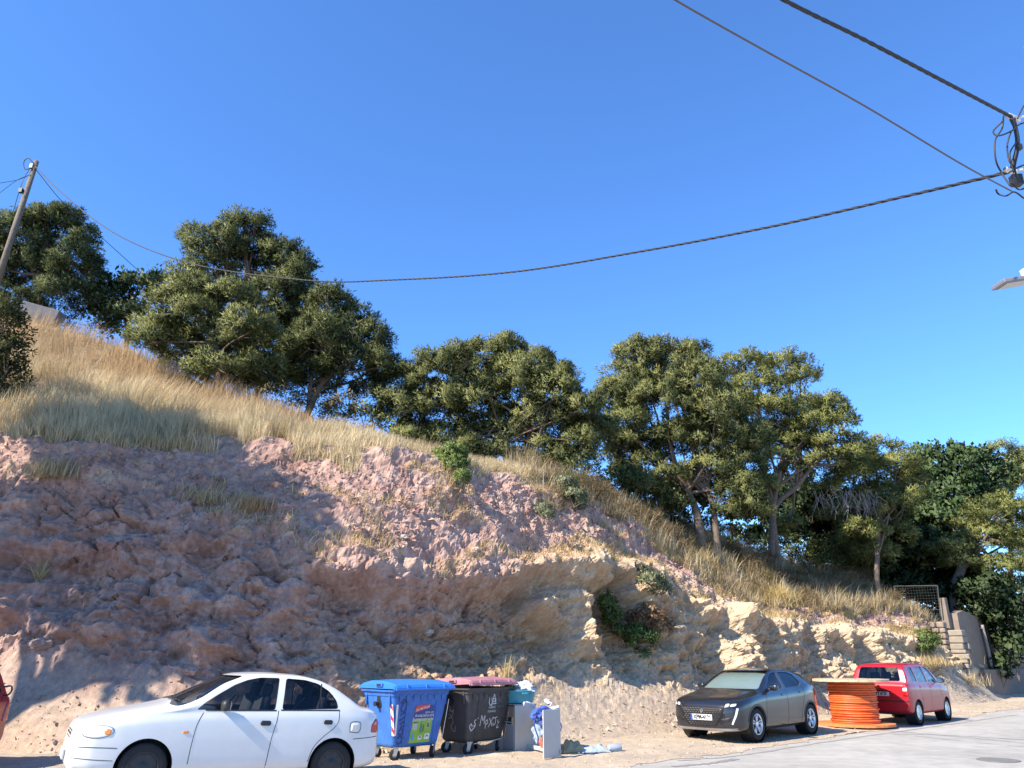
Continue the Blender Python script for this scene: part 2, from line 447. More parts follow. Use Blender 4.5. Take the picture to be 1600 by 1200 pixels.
def hill_z(x, y):
    d = (_sub[:, 0] - x) ** 2 + (_sub[:, 1] - y) ** 2
    return float(_sub[np.argmin(d), 2])

# ground sheet, road, shoulder
dirt = principled('dirt', (.36, .29, .21), rough=.95, spec=.1, noise=.25, nscale=1.2, bump=.5, bscale=30)
gr = pyobj('ground', [(-900, -900, -.12), (900, -900, -.12), (900, 900, -.12), (-900, 900, -.12)], [(0, 1, 2, 3)], dirt)
tag(gr, kind='structure')
REDGE = smoothpath([(-40, 8.9, 0), (-20, 9.2, 0), (-8, 9.8, 0), (-3, 10.9, 0), (0, 12.7, 0), (2.15, 14.45, 0), (9.4, 21.3, 0), (16.8, 28.7, 0), (24, 35.8, 0), (40, 51.3, 0), (90, 99, 0)], 12)
def roadmat():
    m = bpy.data.materials.new('road_concrete'); m.use_nodes = True
    n = m.node_tree; p = n.nodes['Principled BSDF']; p.inputs['Roughness'].default_value = .85; p.inputs['Specular IOR Level'].default_value = .25
    tc = n.nodes.new('ShaderNodeTexCoord')
    def tex(scale, detail, lo, hi, a, b):
        t = n.nodes.new('ShaderNodeTexNoise'); t.inputs['Scale'].default_value = scale; t.inputs['Detail'].default_value = detail
        n.links.new(tc.outputs['Object'], t.inputs['Vector'])
        r = n.nodes.new('ShaderNodeMapRange'); r.inputs['From Min'].default_value = lo; r.inputs['From Max'].default_value = hi
        r.inputs['To Min'].default_value = a; r.inputs['To Max'].default_value = b
        n.links.new(t.outputs['Fac'], r.inputs['Value']); return r.outputs[0]
    def mul(a, b):
        k = n.nodes.new('ShaderNodeMath'); k.operation = 'MULTIPLY'; n.links.new(a, k.inputs[0]); n.links.new(b, k.inputs[1]); return k.outputs[0]
    f = mul(mul(tex(.35, 5, .3, .7, .80, 1.13), tex(3, 7, .3, .7, .86, 1.1)), tex(70, 3, .3, .7, .8, 1.2))
    vm = n.nodes.new('ShaderNodeVectorMath'); vm.operation = 'SCALE'; vm.inputs[0].default_value = (.36, .345, .31)
    n.links.new(f, vm.inputs['Scale']); n.links.new(vm.outputs[0], p.inputs['Base Color'])
    t = n.nodes.new('ShaderNodeTexNoise'); t.inputs['Scale'].default_value = 90; n.links.new(tc.outputs['Object'], t.inputs['Vector'])
    b = n.nodes.new('ShaderNodeBump'); b.inputs['Strength'].default_value = .35; b.inputs['Distance'].default_value = .01
    n.links.new(t.outputs['Fac'], b.inputs['Height']); n.links.new(b.outputs[0], p.inputs['Normal'])
    return m
RV = [(p.x, p.y, 0.0) for p in REDGE] + [(90, -60, 0), (-40, -60, 0)]
rd = pyobj('road', RV, [tuple(range(len(RV)))], roadmat()); tag(rd, kind='structure')
# dirt shoulder: from under the road edge to under the foot of the bank, gently uneven
sa = np.arange(0, 57.9, .09); tt = np.linspace(0, 1, 60)
tp = toe(sa) + .9 * GDIR
re = np.array([(p.x, p.y) for p in REDGE]); rs = np.r_[0, np.cumsum(np.linalg.norm(np.diff(re, axis=0), axis=1))]
near = np.array([np.argmin(np.linalg.norm(re - q, axis=1)) for q in toe(sa)])
rss = np.interp(sa, sa, np.convolve(np.pad(rs[near].astype(float), 30, mode='edge'), np.ones(61) / 61, 'valid'))
rp = np.stack([np.interp(rss, rs, re[:, 0]), np.interp(rss, rs, re[:, 1])], 1)
ragged = .26 * fbm(np.stack([sa, 0 * sa, 0 * sa], 1), .6, 5, .68, 5)
SV = []
for i in range(len(sa)):
    dv = (tp[i] - rp[i]); L = np.linalg.norm(dv); dv /= L
    st = rp[i] - dv * (.12 + ragged[i])
    q = st[None] + dv[None] * (tt * (L + .12 + ragged[i]))[:, None]
    SV.append(np.c_[q, tt])
SV = np.array(SV)
Pq = SV.reshape(-1, 3); P3 = np.c_[Pq[:, :2], 0 * Pq[:, 0]]
zz2 = .006 + .05 * sstep(Pq[:, 2], .0, .5) + (.02 * fbm(P3, .8, 3, .5, 3) + .012 * fbm(P3, 5, 3, .6, 9)) * sstep(Pq[:, 2], .02, .25)
zz2 = np.maximum(zz2, .005) + .095 * sstep(-Pq[:, 0], 2.2, 5.0) * sstep(Pq[:, 2], 0, .15)   # the verge rises a little to the left
scol = np.tile(np.array([.56, .455, .335]), (len(P3), 1)); fn = fbm(P3, 1.1, 4, .6, 31)
scol = mix(scol, np.array([.47, .40, .31]), sstep(fn, 0, .8)); scol = mix(scol, np.array([.66, .56, .43]), sstep(-fn, .1, .8))
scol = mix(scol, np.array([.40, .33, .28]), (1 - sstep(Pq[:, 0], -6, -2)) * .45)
si = np.arange(len(P3)).reshape(len(sa), len(tt))
scol *= .72
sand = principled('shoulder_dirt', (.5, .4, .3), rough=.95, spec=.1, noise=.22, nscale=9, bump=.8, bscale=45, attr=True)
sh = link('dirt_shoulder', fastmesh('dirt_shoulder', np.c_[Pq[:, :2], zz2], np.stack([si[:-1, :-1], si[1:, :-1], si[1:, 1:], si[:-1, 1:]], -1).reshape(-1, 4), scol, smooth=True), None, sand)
tag(sh, kind='structure')

# rubble and clods, too many to count
IV = np.array([(1, 0, 0), (0, 1, 0), (-1, 0, 0), (0, -1, 0), (0, 0, 1), (0, 0, -1)], float); IF = np.array([(0, 1, 4), (1, 2, 4), (2, 3, 4), (3, 0, 4), (1, 0, 5), (2, 1, 5), (3, 2, 5), (0, 3, 5)])
def scatter_rocks(name, P, R, C, label, cat, mat, up=.25):
    n = len(P)
    V = IV[None] * (1 + .3 * RNG.standard_normal((n, 6, 1))).clip(.5, 1.6) + .35 * RNG.standard_normal((n, 6, 3))
    V = V * RNG.uniform(.6, 1.25, (n, 1, 3))
    ang = RNG.uniform(0, 6.28, n); ca, sa_ = np.cos(ang)[:, None], np.sin(ang)[:, None]
    V = np.stack([V[..., 0] * ca - V[..., 1] * sa_, V[..., 0] * sa_ + V[..., 1] * ca, V[..., 2]], -1)
    V = V * R[:, None, None] + P[:, None, :] + np.array([0, 0, 1]) * (R * up)[:, None, None]
    Fi = IF[None] + (np.arange(n) * 6)[:, None, None]
    o = link(name, fastmesh(name, V.reshape(-1, 3), Fi.reshape(-1, 3), np.repeat(C, 6, axis=0)), None, mat)
    return tag(o, label, cat, kind='stuff')
rockm = principled('rubble', (.4, .3, .28), rough=.95, spec=.15, noise=.2, nscale=14, attr=True)
n = 15000
a = RNG.uniform(8, 47, n); k = 2 + RNG.beta(1.3, 1.6, n) * .95
m = (a < 13) & (RNG.random(n) < .55); a[m] = RNG.uniform(14, 30, m.sum())
keep = noise3(np.c_[a, k * 3, 0 * a], .6, 6) > -.25; a, k = a[keep], k[keep]
C = np.clip(hill_col(a, k) * RNG.uniform(.85, 1.25, (len(a), 1)), 0, .85)
scatter_rocks('clods', hill_point(a, k), RNG.gamma(1.6, .010, len(a)) + .010, C, 'crumbly purple clods of earth covering the upper cut face', 'clods', rockm, .15)
n = 8000
a = RNG.uniform(8, 46, n); k = RNG.beta(1.0, 1.5, n) * 1.9 + .06
C = np.clip(hill_col(a, k) * RNG.uniform(.8, 1.15, (n, 1)), 0, .85)
scatter_rocks('rubble', hill_point(a, k), np.minimum(RNG.gamma(1.1, .009, n) + .006, .06), C, 'loose stones and crumbs of earth along the foot of the bank', 'rubble', rockm, .3)
n = 6500
tq = np.where(RNG.random(n) < .45, RNG.beta(1.0, 3.0, n), RNG.beta(2.2, 1.0, n)); ii = RNG.integers(0, len(sa), n); jj = np.clip((tq * 59).astype(int), 0, 59)
PP = np.c_[Pq[:, :2], zz2].reshape(len(sa), len(tt), 3)[ii, jj] + np.c_[RNG.uniform(-.25, .25, (n, 2)) * np.where(jj < 6, 1.2, .3)[:, None], np.zeros(n)]
C = np.array([.40, .33, .26]) * RNG.uniform(.6, 1.25, (n, 1))
scatter_rocks('gravel', PP, np.minimum(RNG.gamma(1.3, .006, n) + .004, .022), C, 'small pale gravel scattered over the dirt shoulder', 'gravel', rockm, .2)
# ------------------------------------------------------------------ vegetation
needle = leafmat('pine_needles', .22); leafm = leafmat('leaves', .3); drym = leafmat('dry_grass', .35)
bark = principled('bark', (.15, .115, .09), rough=.95, spec=.1, noise=.4, nscale=9, bump=1.0, bscale=18)
greybark = principled('dead_wood', (.30, .27, .25), rough=.95, spec=.1, noise=.3, nscale=9)

DENS = 3.3
def unit(v): return v / np.maximum(np.linalg.norm(v, axis=-1, keepdims=True), 1e-9)
def rdir(n, rng): return unit(rng.standard_normal((n, 3)))

def foliage(blobs, rng, per, kind='pine', cols=((.05, .075, .022), (.125, .145, .04)), size=.155, clump=.34, wid=.0175, hollow=.45, gap=0.0):
    """leaf-sized faces gathered in clumps through the volume of each blob -> V, F, C"""
    cen, nor, cl, shn = [], [], [], []
    c0, c1 = np.array(cols[0]), np.array(cols[1])
    if kind == 'pine': c0, c1 = c0 * .82, c1 * .78
    for (c, r) in blobs:
        c = np.array(c); r = np.array(r)
        vol = (r[0] * r[1] * r[2]) ** (2 / 3)
        nclump = max(8, int(vol / (clump ** 2) * 5.5))
        d = rdir(nclump, rng); d[:, 2] = np.where(d[:, 2] < -.35, -d[:, 2] * .6, d[:, 2]); d = unit(d)
        rad = rng.uniform(hollow, 1.0, nclump) ** .6 * (1 + .14 * rng.standard_normal(nclump))
        cc = c + d * rad[:, None] * r
        if gap: cc = cc[noise3(cc, 1.1, 5) > -gap]; d = d[:len(cc)]
        nclump = len(cc); d = d[:nclump]
        m = max(4, int((DENS if kind == 'pine' else 1.75) * per * vol / nclump))
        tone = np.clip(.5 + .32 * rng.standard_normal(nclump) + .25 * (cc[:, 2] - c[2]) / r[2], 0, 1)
        cr = clump * rng.uniform(.55, 1.25, nclump)
        o = rdir(nclump * m, rng).reshape(nclump, m, 3) * (rng.random((nclump, m, 1)) ** .5)
        o[..., 2] *= .8
        p = cc[:, None] + o * cr[:, None, None]
        nn = unit(o + .7 * d[:, None] + np.array([0, 0, .25]))
        cen.append(p.reshape(-1, 3)); nor.append(nn.reshape(-1, 3))
        shn.append(unit(.75 * d[:, None] + .9 * o + .35 * nn + .25 * rng.standard_normal(o.shape) + np.array([0, 0, .12])).reshape(-1, 3))
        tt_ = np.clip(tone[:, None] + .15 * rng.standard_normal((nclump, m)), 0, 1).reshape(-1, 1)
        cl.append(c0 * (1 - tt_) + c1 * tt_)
    P = np.concatenate(cen); N = np.concatenate(nor); Cc = np.concatenate(cl); n = len(P)
    if kind == 'pine':
        K = 3
        dirs = unit(N[:, None] + .75 * rng.standard_normal((n, K, 3)))
        L = size * rng.uniform(.65, 1.25, (n, K, 1))
        side = unit(np.cross(dirs, rng.standard_normal((n, K, 3)))) * wid
        b = P[:, None]
        V = np.stack([b - side, b + side, b + dirs * L], 2)
    else:
        K = 1
        dirs = unit(N + .8 * rng.standard_normal((n, 3)))[:, None]
        L = size * rng.uniform(.6, 1.2, (n, K, 1))
        side = unit(np.cross(dirs, rng.standard_normal((n, K, 3)))) * L * wid
        b = P[:, None]
        V = np.stack([b, b + dirs * L * .5 + side, b + dirs * L, b + dirs * L * .5 - side], 2)
    nv = V.shape[2]
    V = V.reshape(-1, nv, 3)
    SN = np.repeat(np.concatenate(shn), K, axis=0)
    gn = np.cross(V[:, 1] - V[:, 0], V[:, 2] - V[:, 0])
    flip = np.einsum('ij,ij->i', gn, SN) < 0
    V[flip] = V[flip][:, ::-1]
    V = V.reshape(-1, 3); Fi = np.arange(len(V)).reshape(-1, nv)
    foliage.nrm = np.repeat(SN, nv, axis=0)
    return V, Fi, np.repeat(Cc, nv * K, axis=0)

def limbs(mb, start, blobs, rng, r0=.07, every=1):
    for (c, r) in blobs[::every]:
        c = Vector(c); s = Vector(start)
        mid = s.lerp(c, .5) + Vector((rng.uniform(-.3, .3), rng.uniform(-.3, .3), rng.uniform(-.35, .1)))
        mb.tube(smoothpath([s, mid, c], 5), np.linspace(r0, .02, 11), 6)
        for q in range(3):
            e = c + Vector(rng.uniform(-.8, .8, 3) * np.array(r))
            mb.tube([mid.lerp(c, .5), c.lerp(e, .5) + Vector((0, 0, .05)), e], [r0 * .4, r0 * .25, .008], 5)

def pxblobs(L, Y, rng, thick=.85):
    out = []
    for b in L:
        x, y, rx, rz = b[:4]; dy = b[4] if len(b) > 4 else rng.uniform(-.7, .7)
        c = at(x, y, Y + dy)
        dep = (Y + dy) * math.cos(PITCH) + (c.z - EYE) * math.sin(PITCH)
        sx, sz = 1.06 * rx * dep / FPX, 1.12 * rz * dep / FPX
        out.append((tuple(c), (sx, thick * (sx + sz) / 2 + .2, sz)))
    return out

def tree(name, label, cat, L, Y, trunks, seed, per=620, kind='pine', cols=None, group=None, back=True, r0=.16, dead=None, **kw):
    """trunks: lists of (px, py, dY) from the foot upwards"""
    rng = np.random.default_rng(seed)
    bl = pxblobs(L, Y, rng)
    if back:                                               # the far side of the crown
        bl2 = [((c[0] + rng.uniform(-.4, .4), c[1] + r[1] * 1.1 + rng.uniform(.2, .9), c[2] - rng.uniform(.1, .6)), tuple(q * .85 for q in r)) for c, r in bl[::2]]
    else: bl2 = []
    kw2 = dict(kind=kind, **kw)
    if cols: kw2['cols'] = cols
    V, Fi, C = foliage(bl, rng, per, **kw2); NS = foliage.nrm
    if bl2:
        v2, f2, c2_ = foliage(bl2, rng, per * .45, **kw2); NS = np.concatenate([NS, foliage.nrm])
        Fi = np.concatenate([Fi, f2 + len(V)]); V = np.concatenate([V, v2]); C = np.concatenate([C, c2_])
    mb = MB(); lb = MB()
    foot = None
    for ti, t in enumerate(trunks):
        pts = [at(x, y, Y + (d[0] if d else 0)) for x, y, *d in t]
        zt = hill_z(pts[0].x, pts[0].y) - .15
        pts = [Vector((pts[0].x, pts[0].y, min(zt, pts[0].z - .1)))] + pts if pts[0].z > zt + .05 else [Vector((pts[0].x, pts[0].y, zt))] + pts[1:]
        if foot is None: foot = pts[0].copy()
        sp = smoothpath(pts, 6)
        rr = np.linspace(r0, r0 * .42, len(sp)) * (1 if ti == 0 else .75)
        mb.tube(sp, rr, 10)
        bs = [b for i, b in enumerate(bl) if i % len(trunks) == ti]
        for i, b in enumerate(bs):
            q = sp[int(len(sp) * (.55 + .42 * (i / max(1, len(bs))))) - 1]
            limbs(lb, q, [b], rng, r0 * .38)
    tb = MB()
    if dead:
        for (x, y, rx, ry, nn) in dead:
            for q in range(nn):
                s = at(x + rng.uniform(-rx, rx), y - ry + rng.uniform(0, ry * .6), Y - .9 + rng.uniform(-.4, .4))
                e = s + Vector((rng.uniform(-.5, .5), rng.uniform(-.3, .3), -rng.uniform(.3, 1.1)))
                tb.tube([s, s.lerp(e, .5) + Vector((rng.uniform(-.15, .15), 0, .05)), e], [.012, .009, .004], 4)
    root = empty(name, foot)
    def rel(arr): return np.asarray(arr) - np.array(foot)
    me = fastmesh('crown', rel(V), Fi, C, nrm=NS); link('crown', me, root, needle if kind == 'pine' else leafm)
    pyobj('trunk', rel([tuple(v) for v in mb.V]), mb.F, bark, root, True)
    if lb.V: pyobj('limbs', rel([tuple(v) for v in lb.V]), lb.F, bark, root, True)
    if tb.V: tag(pyobj('dead_twigs', rel([tuple(v) for v in tb.V]), tb.F, greybark, root), kind='stuff')
    tag(root, label, cat, group)
    return root

OL = ((.075, .095, .036), (.29, .305, .115)); DK = ((.042, .06, .026), (.155, .185, .072)); YG = ((.105, .13, .042), (.36, .375, .125))
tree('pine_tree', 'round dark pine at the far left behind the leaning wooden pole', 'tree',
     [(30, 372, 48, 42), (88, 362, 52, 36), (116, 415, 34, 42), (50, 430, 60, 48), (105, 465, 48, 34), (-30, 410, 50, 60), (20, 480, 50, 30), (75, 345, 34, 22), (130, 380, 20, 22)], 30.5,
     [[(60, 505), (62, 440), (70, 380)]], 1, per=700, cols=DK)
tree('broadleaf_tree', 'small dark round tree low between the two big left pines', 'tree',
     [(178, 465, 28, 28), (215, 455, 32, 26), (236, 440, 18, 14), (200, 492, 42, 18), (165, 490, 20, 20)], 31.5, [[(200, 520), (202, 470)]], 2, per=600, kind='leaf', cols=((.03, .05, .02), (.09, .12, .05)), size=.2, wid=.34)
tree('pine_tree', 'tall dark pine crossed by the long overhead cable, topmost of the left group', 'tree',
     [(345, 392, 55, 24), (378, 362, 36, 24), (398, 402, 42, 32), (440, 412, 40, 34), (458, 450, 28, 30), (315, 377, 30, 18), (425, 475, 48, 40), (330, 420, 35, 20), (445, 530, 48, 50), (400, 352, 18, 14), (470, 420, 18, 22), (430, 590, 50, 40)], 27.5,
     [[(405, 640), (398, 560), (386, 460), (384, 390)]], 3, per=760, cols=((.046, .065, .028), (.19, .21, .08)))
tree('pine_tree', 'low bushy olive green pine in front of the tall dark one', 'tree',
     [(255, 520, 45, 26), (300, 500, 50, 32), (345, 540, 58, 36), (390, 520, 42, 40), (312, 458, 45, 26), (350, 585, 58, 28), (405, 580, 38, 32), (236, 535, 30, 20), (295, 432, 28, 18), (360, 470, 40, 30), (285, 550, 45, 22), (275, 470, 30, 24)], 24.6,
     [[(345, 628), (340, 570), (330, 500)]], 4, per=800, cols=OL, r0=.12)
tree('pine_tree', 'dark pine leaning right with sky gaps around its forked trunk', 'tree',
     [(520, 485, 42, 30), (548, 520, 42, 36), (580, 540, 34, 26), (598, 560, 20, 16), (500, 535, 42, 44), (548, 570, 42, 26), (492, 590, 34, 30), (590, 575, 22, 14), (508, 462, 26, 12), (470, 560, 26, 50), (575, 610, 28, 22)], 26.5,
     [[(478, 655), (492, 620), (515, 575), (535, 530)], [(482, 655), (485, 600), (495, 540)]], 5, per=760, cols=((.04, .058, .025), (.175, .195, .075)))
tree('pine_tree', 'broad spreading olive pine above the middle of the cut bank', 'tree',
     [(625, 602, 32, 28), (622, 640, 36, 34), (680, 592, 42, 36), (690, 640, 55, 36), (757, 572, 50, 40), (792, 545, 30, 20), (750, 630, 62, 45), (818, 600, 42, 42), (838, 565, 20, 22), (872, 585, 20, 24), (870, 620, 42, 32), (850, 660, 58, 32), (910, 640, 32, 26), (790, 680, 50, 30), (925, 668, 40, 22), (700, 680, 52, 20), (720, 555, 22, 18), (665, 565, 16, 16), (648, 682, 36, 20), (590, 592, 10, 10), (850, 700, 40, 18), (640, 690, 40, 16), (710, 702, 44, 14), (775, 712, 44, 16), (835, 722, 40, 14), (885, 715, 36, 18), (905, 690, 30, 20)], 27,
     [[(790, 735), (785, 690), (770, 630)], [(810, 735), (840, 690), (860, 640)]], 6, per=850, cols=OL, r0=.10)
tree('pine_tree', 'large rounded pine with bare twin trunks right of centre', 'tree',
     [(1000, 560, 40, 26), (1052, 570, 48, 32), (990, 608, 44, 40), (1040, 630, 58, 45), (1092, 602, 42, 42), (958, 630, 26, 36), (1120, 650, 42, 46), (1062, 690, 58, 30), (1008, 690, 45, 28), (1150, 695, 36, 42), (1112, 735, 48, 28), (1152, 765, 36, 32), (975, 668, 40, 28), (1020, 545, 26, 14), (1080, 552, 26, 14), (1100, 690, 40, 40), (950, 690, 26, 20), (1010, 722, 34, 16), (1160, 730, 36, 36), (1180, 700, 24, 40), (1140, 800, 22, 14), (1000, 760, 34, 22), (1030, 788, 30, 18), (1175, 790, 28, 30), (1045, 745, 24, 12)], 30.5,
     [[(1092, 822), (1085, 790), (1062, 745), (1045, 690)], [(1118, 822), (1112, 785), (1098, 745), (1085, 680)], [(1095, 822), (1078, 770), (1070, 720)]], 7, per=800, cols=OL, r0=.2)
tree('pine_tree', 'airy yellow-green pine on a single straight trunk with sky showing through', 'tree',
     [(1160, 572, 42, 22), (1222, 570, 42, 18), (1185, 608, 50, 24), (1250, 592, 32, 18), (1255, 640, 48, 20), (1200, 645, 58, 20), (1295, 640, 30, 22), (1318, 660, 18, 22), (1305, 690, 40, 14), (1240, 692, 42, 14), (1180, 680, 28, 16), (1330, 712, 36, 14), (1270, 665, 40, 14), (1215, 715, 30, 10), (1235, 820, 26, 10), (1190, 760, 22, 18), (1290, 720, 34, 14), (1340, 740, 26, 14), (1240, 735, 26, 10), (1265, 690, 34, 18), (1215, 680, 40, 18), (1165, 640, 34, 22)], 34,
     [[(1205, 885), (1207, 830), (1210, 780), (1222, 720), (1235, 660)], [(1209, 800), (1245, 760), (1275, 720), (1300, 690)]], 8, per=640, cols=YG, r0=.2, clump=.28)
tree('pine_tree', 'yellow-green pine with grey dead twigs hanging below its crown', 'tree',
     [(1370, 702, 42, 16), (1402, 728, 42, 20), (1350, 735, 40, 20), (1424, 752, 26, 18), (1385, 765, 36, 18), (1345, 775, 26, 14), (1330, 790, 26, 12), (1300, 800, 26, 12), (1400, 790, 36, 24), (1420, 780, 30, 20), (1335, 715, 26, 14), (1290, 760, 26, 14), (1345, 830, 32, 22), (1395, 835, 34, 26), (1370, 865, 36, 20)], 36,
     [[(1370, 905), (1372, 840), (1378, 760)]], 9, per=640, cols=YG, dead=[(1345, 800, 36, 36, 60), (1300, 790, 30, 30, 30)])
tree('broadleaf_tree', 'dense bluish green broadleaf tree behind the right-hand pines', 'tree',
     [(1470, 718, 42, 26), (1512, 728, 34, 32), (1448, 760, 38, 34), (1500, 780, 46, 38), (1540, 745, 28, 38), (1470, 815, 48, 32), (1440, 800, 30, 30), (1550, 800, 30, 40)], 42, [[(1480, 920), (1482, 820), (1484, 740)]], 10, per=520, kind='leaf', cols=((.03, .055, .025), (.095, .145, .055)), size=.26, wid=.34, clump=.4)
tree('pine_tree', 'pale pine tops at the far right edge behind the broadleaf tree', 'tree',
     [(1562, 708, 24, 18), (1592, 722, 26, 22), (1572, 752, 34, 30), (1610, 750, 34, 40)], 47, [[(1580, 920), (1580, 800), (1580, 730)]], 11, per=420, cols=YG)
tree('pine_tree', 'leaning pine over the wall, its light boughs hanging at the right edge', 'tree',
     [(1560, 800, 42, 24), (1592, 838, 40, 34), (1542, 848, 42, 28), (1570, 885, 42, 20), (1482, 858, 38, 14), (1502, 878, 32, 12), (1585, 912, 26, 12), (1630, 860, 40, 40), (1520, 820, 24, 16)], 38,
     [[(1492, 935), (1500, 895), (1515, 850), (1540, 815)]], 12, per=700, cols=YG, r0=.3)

def shrub(name, label, cat, L, Y, seed, per=700, group=None, **kw):
    rng = np.random.default_rng(seed)
    bl = pxblobs(L, Y, rng)
    V, Fi, C = foliage(bl, rng, per, **kw); NS = foliage.nrm
    lo = V[:, 2].min(); foot = np.array([np.mean([b[0][0] for b in bl]), np.mean([b[0][1] for b in bl]), lo])
    root = empty(name, foot)
    link('foliage', fastmesh('foliage', V - foot, Fi, C, nrm=NS), root, leafm if kw.get('kind', 'leaf') == 'leaf' else needle)
    mb = MB()
    for c, r in bl:
        for q in range(5):
            e = Vector(np.array(c) - foot + rng.uniform(-.7, .7, 3) * np.array(r))
            b0 = Vector((np.array(c)[0] - foot[0], np.array(c)[1] - foot[1], c[2] - foot[2] - r[2] * .95))
            mb.tube([b0, b0.lerp(e, .6) + Vector((rng.uniform(-.05, .05), 0, 0)), e], [.02, .012, .005], 5)
    tag(mb.build('stems', bark, root), kind='stuff')
    tag(root, label, cat, group)
    return root
DKL = dict(kind='leaf', cols=((.022, .036, .016), (.065, .095, .038)), size=.22, wid=.36, clump=.4)
shrub('hedge', 'dark shaded hedge to the right of the single straight trunk', 'hedge', [(1285, 835, 45, 38), (1335, 850, 48, 42), (1250, 822, 34, 34), (1300, 870, 40, 24)], 42, 31, per=1100, **DKL)
shrub('hedge', 'dark overgrown hedge behind the small fence frame', 'hedge', [(1390, 868, 48, 46), (1430, 890, 42, 40), (1452, 845, 40, 38), (1370, 905, 40, 24), (1415, 925, 30, 16)], 42.5, 32, per=1100, **DKL)
shrub('ivy', 'dark ivy mass hanging over the right end of the wall', 'ivy', [(1530, 930, 32, 26), (1552, 965, 26, 34), (1568, 1005, 16, 40), (1545, 925, 34, 24), (1520, 955, 16, 20), (1572, 950, 14, 26), (1545, 992, 20, 30), (1582, 965, 18, 34), (1585, 1025, 14, 34), (1562, 1050, 12, 22)], 37.0, 33, per=700, **DKL)
shrub('hedge', 'dark shaded foliage between the twin trunks and the straight trunk', 'hedge', [(1165, 795, 26, 22), (1180, 770, 22, 30), (1165, 835, 24, 10)], 38, 51, per=1100, **DKL)
shrub('hedge', 'dark foliage mass under the pine with the dead twigs', 'hedge', [(1300, 800, 40, 30), (1340, 815, 40, 34), (1265, 790, 26, 26), (1380, 820, 36, 36), (1325, 880, 50, 22)], 40, 52, per=1100, **DKL)
shrub('hedge', 'dark foliage mass below the bluish broadleaf tree', 'hedge', [(1440, 870, 40, 40), (1480, 880, 34, 44), (1510, 905, 30, 36), (1470, 920, 36, 22), (1420, 910, 34, 24)], 40.5, 53, per=1100, **DKL)
shrub('hedge', 'dark foliage behind the bare twin trunks', 'hedge', [(975, 748, 30, 22), (1010, 768, 30, 22), (1055, 772, 28, 26), (1085, 790, 22, 26), (1040, 800, 26, 14)], 37, 54, per=1000, **DKL)
shrub('hedge', 'dark foliage behind the single straight trunk', 'hedge', [(1185, 805, 22, 36), (1222, 812, 30, 40), (1262, 800, 30, 44), (1240, 765, 26, 20), (1195, 850, 24, 14)], 43.5, 55, per=800, **DKL)
BR = dict(kind='leaf', cols=((.09, .075, .04), (.2, .16, .085)), size=.13, wid=.22, clump=.3)
shrub('undergrowth', 'brown dry undergrowth below the leaning dark pine', 'shrub', [(430, 625, 40, 20), (480, 640, 40, 18), (540, 640, 40, 18), (395, 612, 34, 16)], 25.4, 34, per=500, **BR)
shrub('undergrowth', 'dark green undergrowth between the leaning pine and the broad pine', 'shrub', [(570, 652, 34, 16), (610, 665, 30, 14), (530, 655, 30, 12)], 26.8, 35, per=600, kind='leaf', cols=OL, size=.14, wid=.25, clump=.3)
GB = dict(kind='leaf', cols=((.06, .085, .03), (.15, .18, .065)), size=.11, wid=.26, clump=.24)
shrub('bush', 'olive bush in front of the glimpse of orange roof', 'bush', [(955, 752, 30, 22), (925, 740, 14, 14), (985, 775, 28, 18), (935, 770, 20, 14)], 29.6, 36, per=900, **GB)
shrub('bush', 'dark olive bush left of the bare twin trunks', 'bush', [(1030, 770, 34, 26), (1060, 785, 24, 20), (1000, 760, 22, 22)], 30.2, 37, per=900, **GB)
shrub('bush', 'green bush right of the single straight trunk', 'bush', [(1262, 862, 34, 16), (1290, 880, 28, 14), (1235, 868, 18, 14)], 37.5, 38, per=900, **GB)
shrub('bush', 'dark bush edge at the far left of the grassy slope', 'bush', [(-8, 520, 36, 46), (-14, 585, 42, 46), (10, 495, 20, 26), (14, 560, 18, 26), (-10, 630, 40, 36)], 20.0, 39, per=2600, kind='leaf', cols=((.03, .04, .018), (.09, .10, .04)), size=.11, wid=.22, clump=.22)
_gp = GP.reshape(-1, 3)
_dep = _gp[:, 1] * math.cos(PITCH) + (_gp[:, 2] - EYE) * math.sin(PITCH)
_gx = 800 + FPX * _gp[:, 0] / _dep; _gy = 600 - FPX * (-_gp[:, 1] * math.sin(PITCH) + (_gp[:, 2] - EYE) * math.cos(PITCH)) / _dep
def face_at(x, y):
    """point of the bank on the sight line of photo pixel x, y"""
    d = np.hypot(_gx - x, _gy - y); m = d < max(5, d.min() + 1)
    i = np.where(m)[0][np.argmin(_dep[m])]
    return _gp[i]
MIDG = dict(kind='leaf', cols=((.05, .065, .025), (.13, .15, .055)), size=.15, wid=.28, clump=.3)
shrub('undergrowth', 'dark undergrowth at the foot of the broad pine', 'shrub', [(660, 700, 40, 10), (730, 716, 40, 10), (800, 730, 40, 12), (865, 738, 34, 12), (900, 735, 22, 16)], 26.4, 71, per=700, **MIDG)
shrub('undergrowth', 'shaded undergrowth around the bare twin trunks', 'shrub', [(985, 790, 26, 14), (1040, 805, 30, 14), (1075, 812, 20, 14), (1160, 845, 24, 10)], 31.5, 72, per=700, **MIDG)
shrub('undergrowth', 'dark undergrowth right of the straight trunk below the dead twigs', 'shrub', [(1250, 850, 34, 22), (1300, 865, 36, 24), (1350, 885, 36, 22), (1225, 840, 20, 22)], 38.5, 73, per=600, **MIDG)
shrub('undergrowth', 'dark ivy behind the fence frame and concrete post', 'shrub', [(1400, 915, 34, 22), (1440, 930, 34, 24), (1470, 945, 26, 22), (1510, 945, 22, 26)], 39.3, 74, per=1100, **DKL)
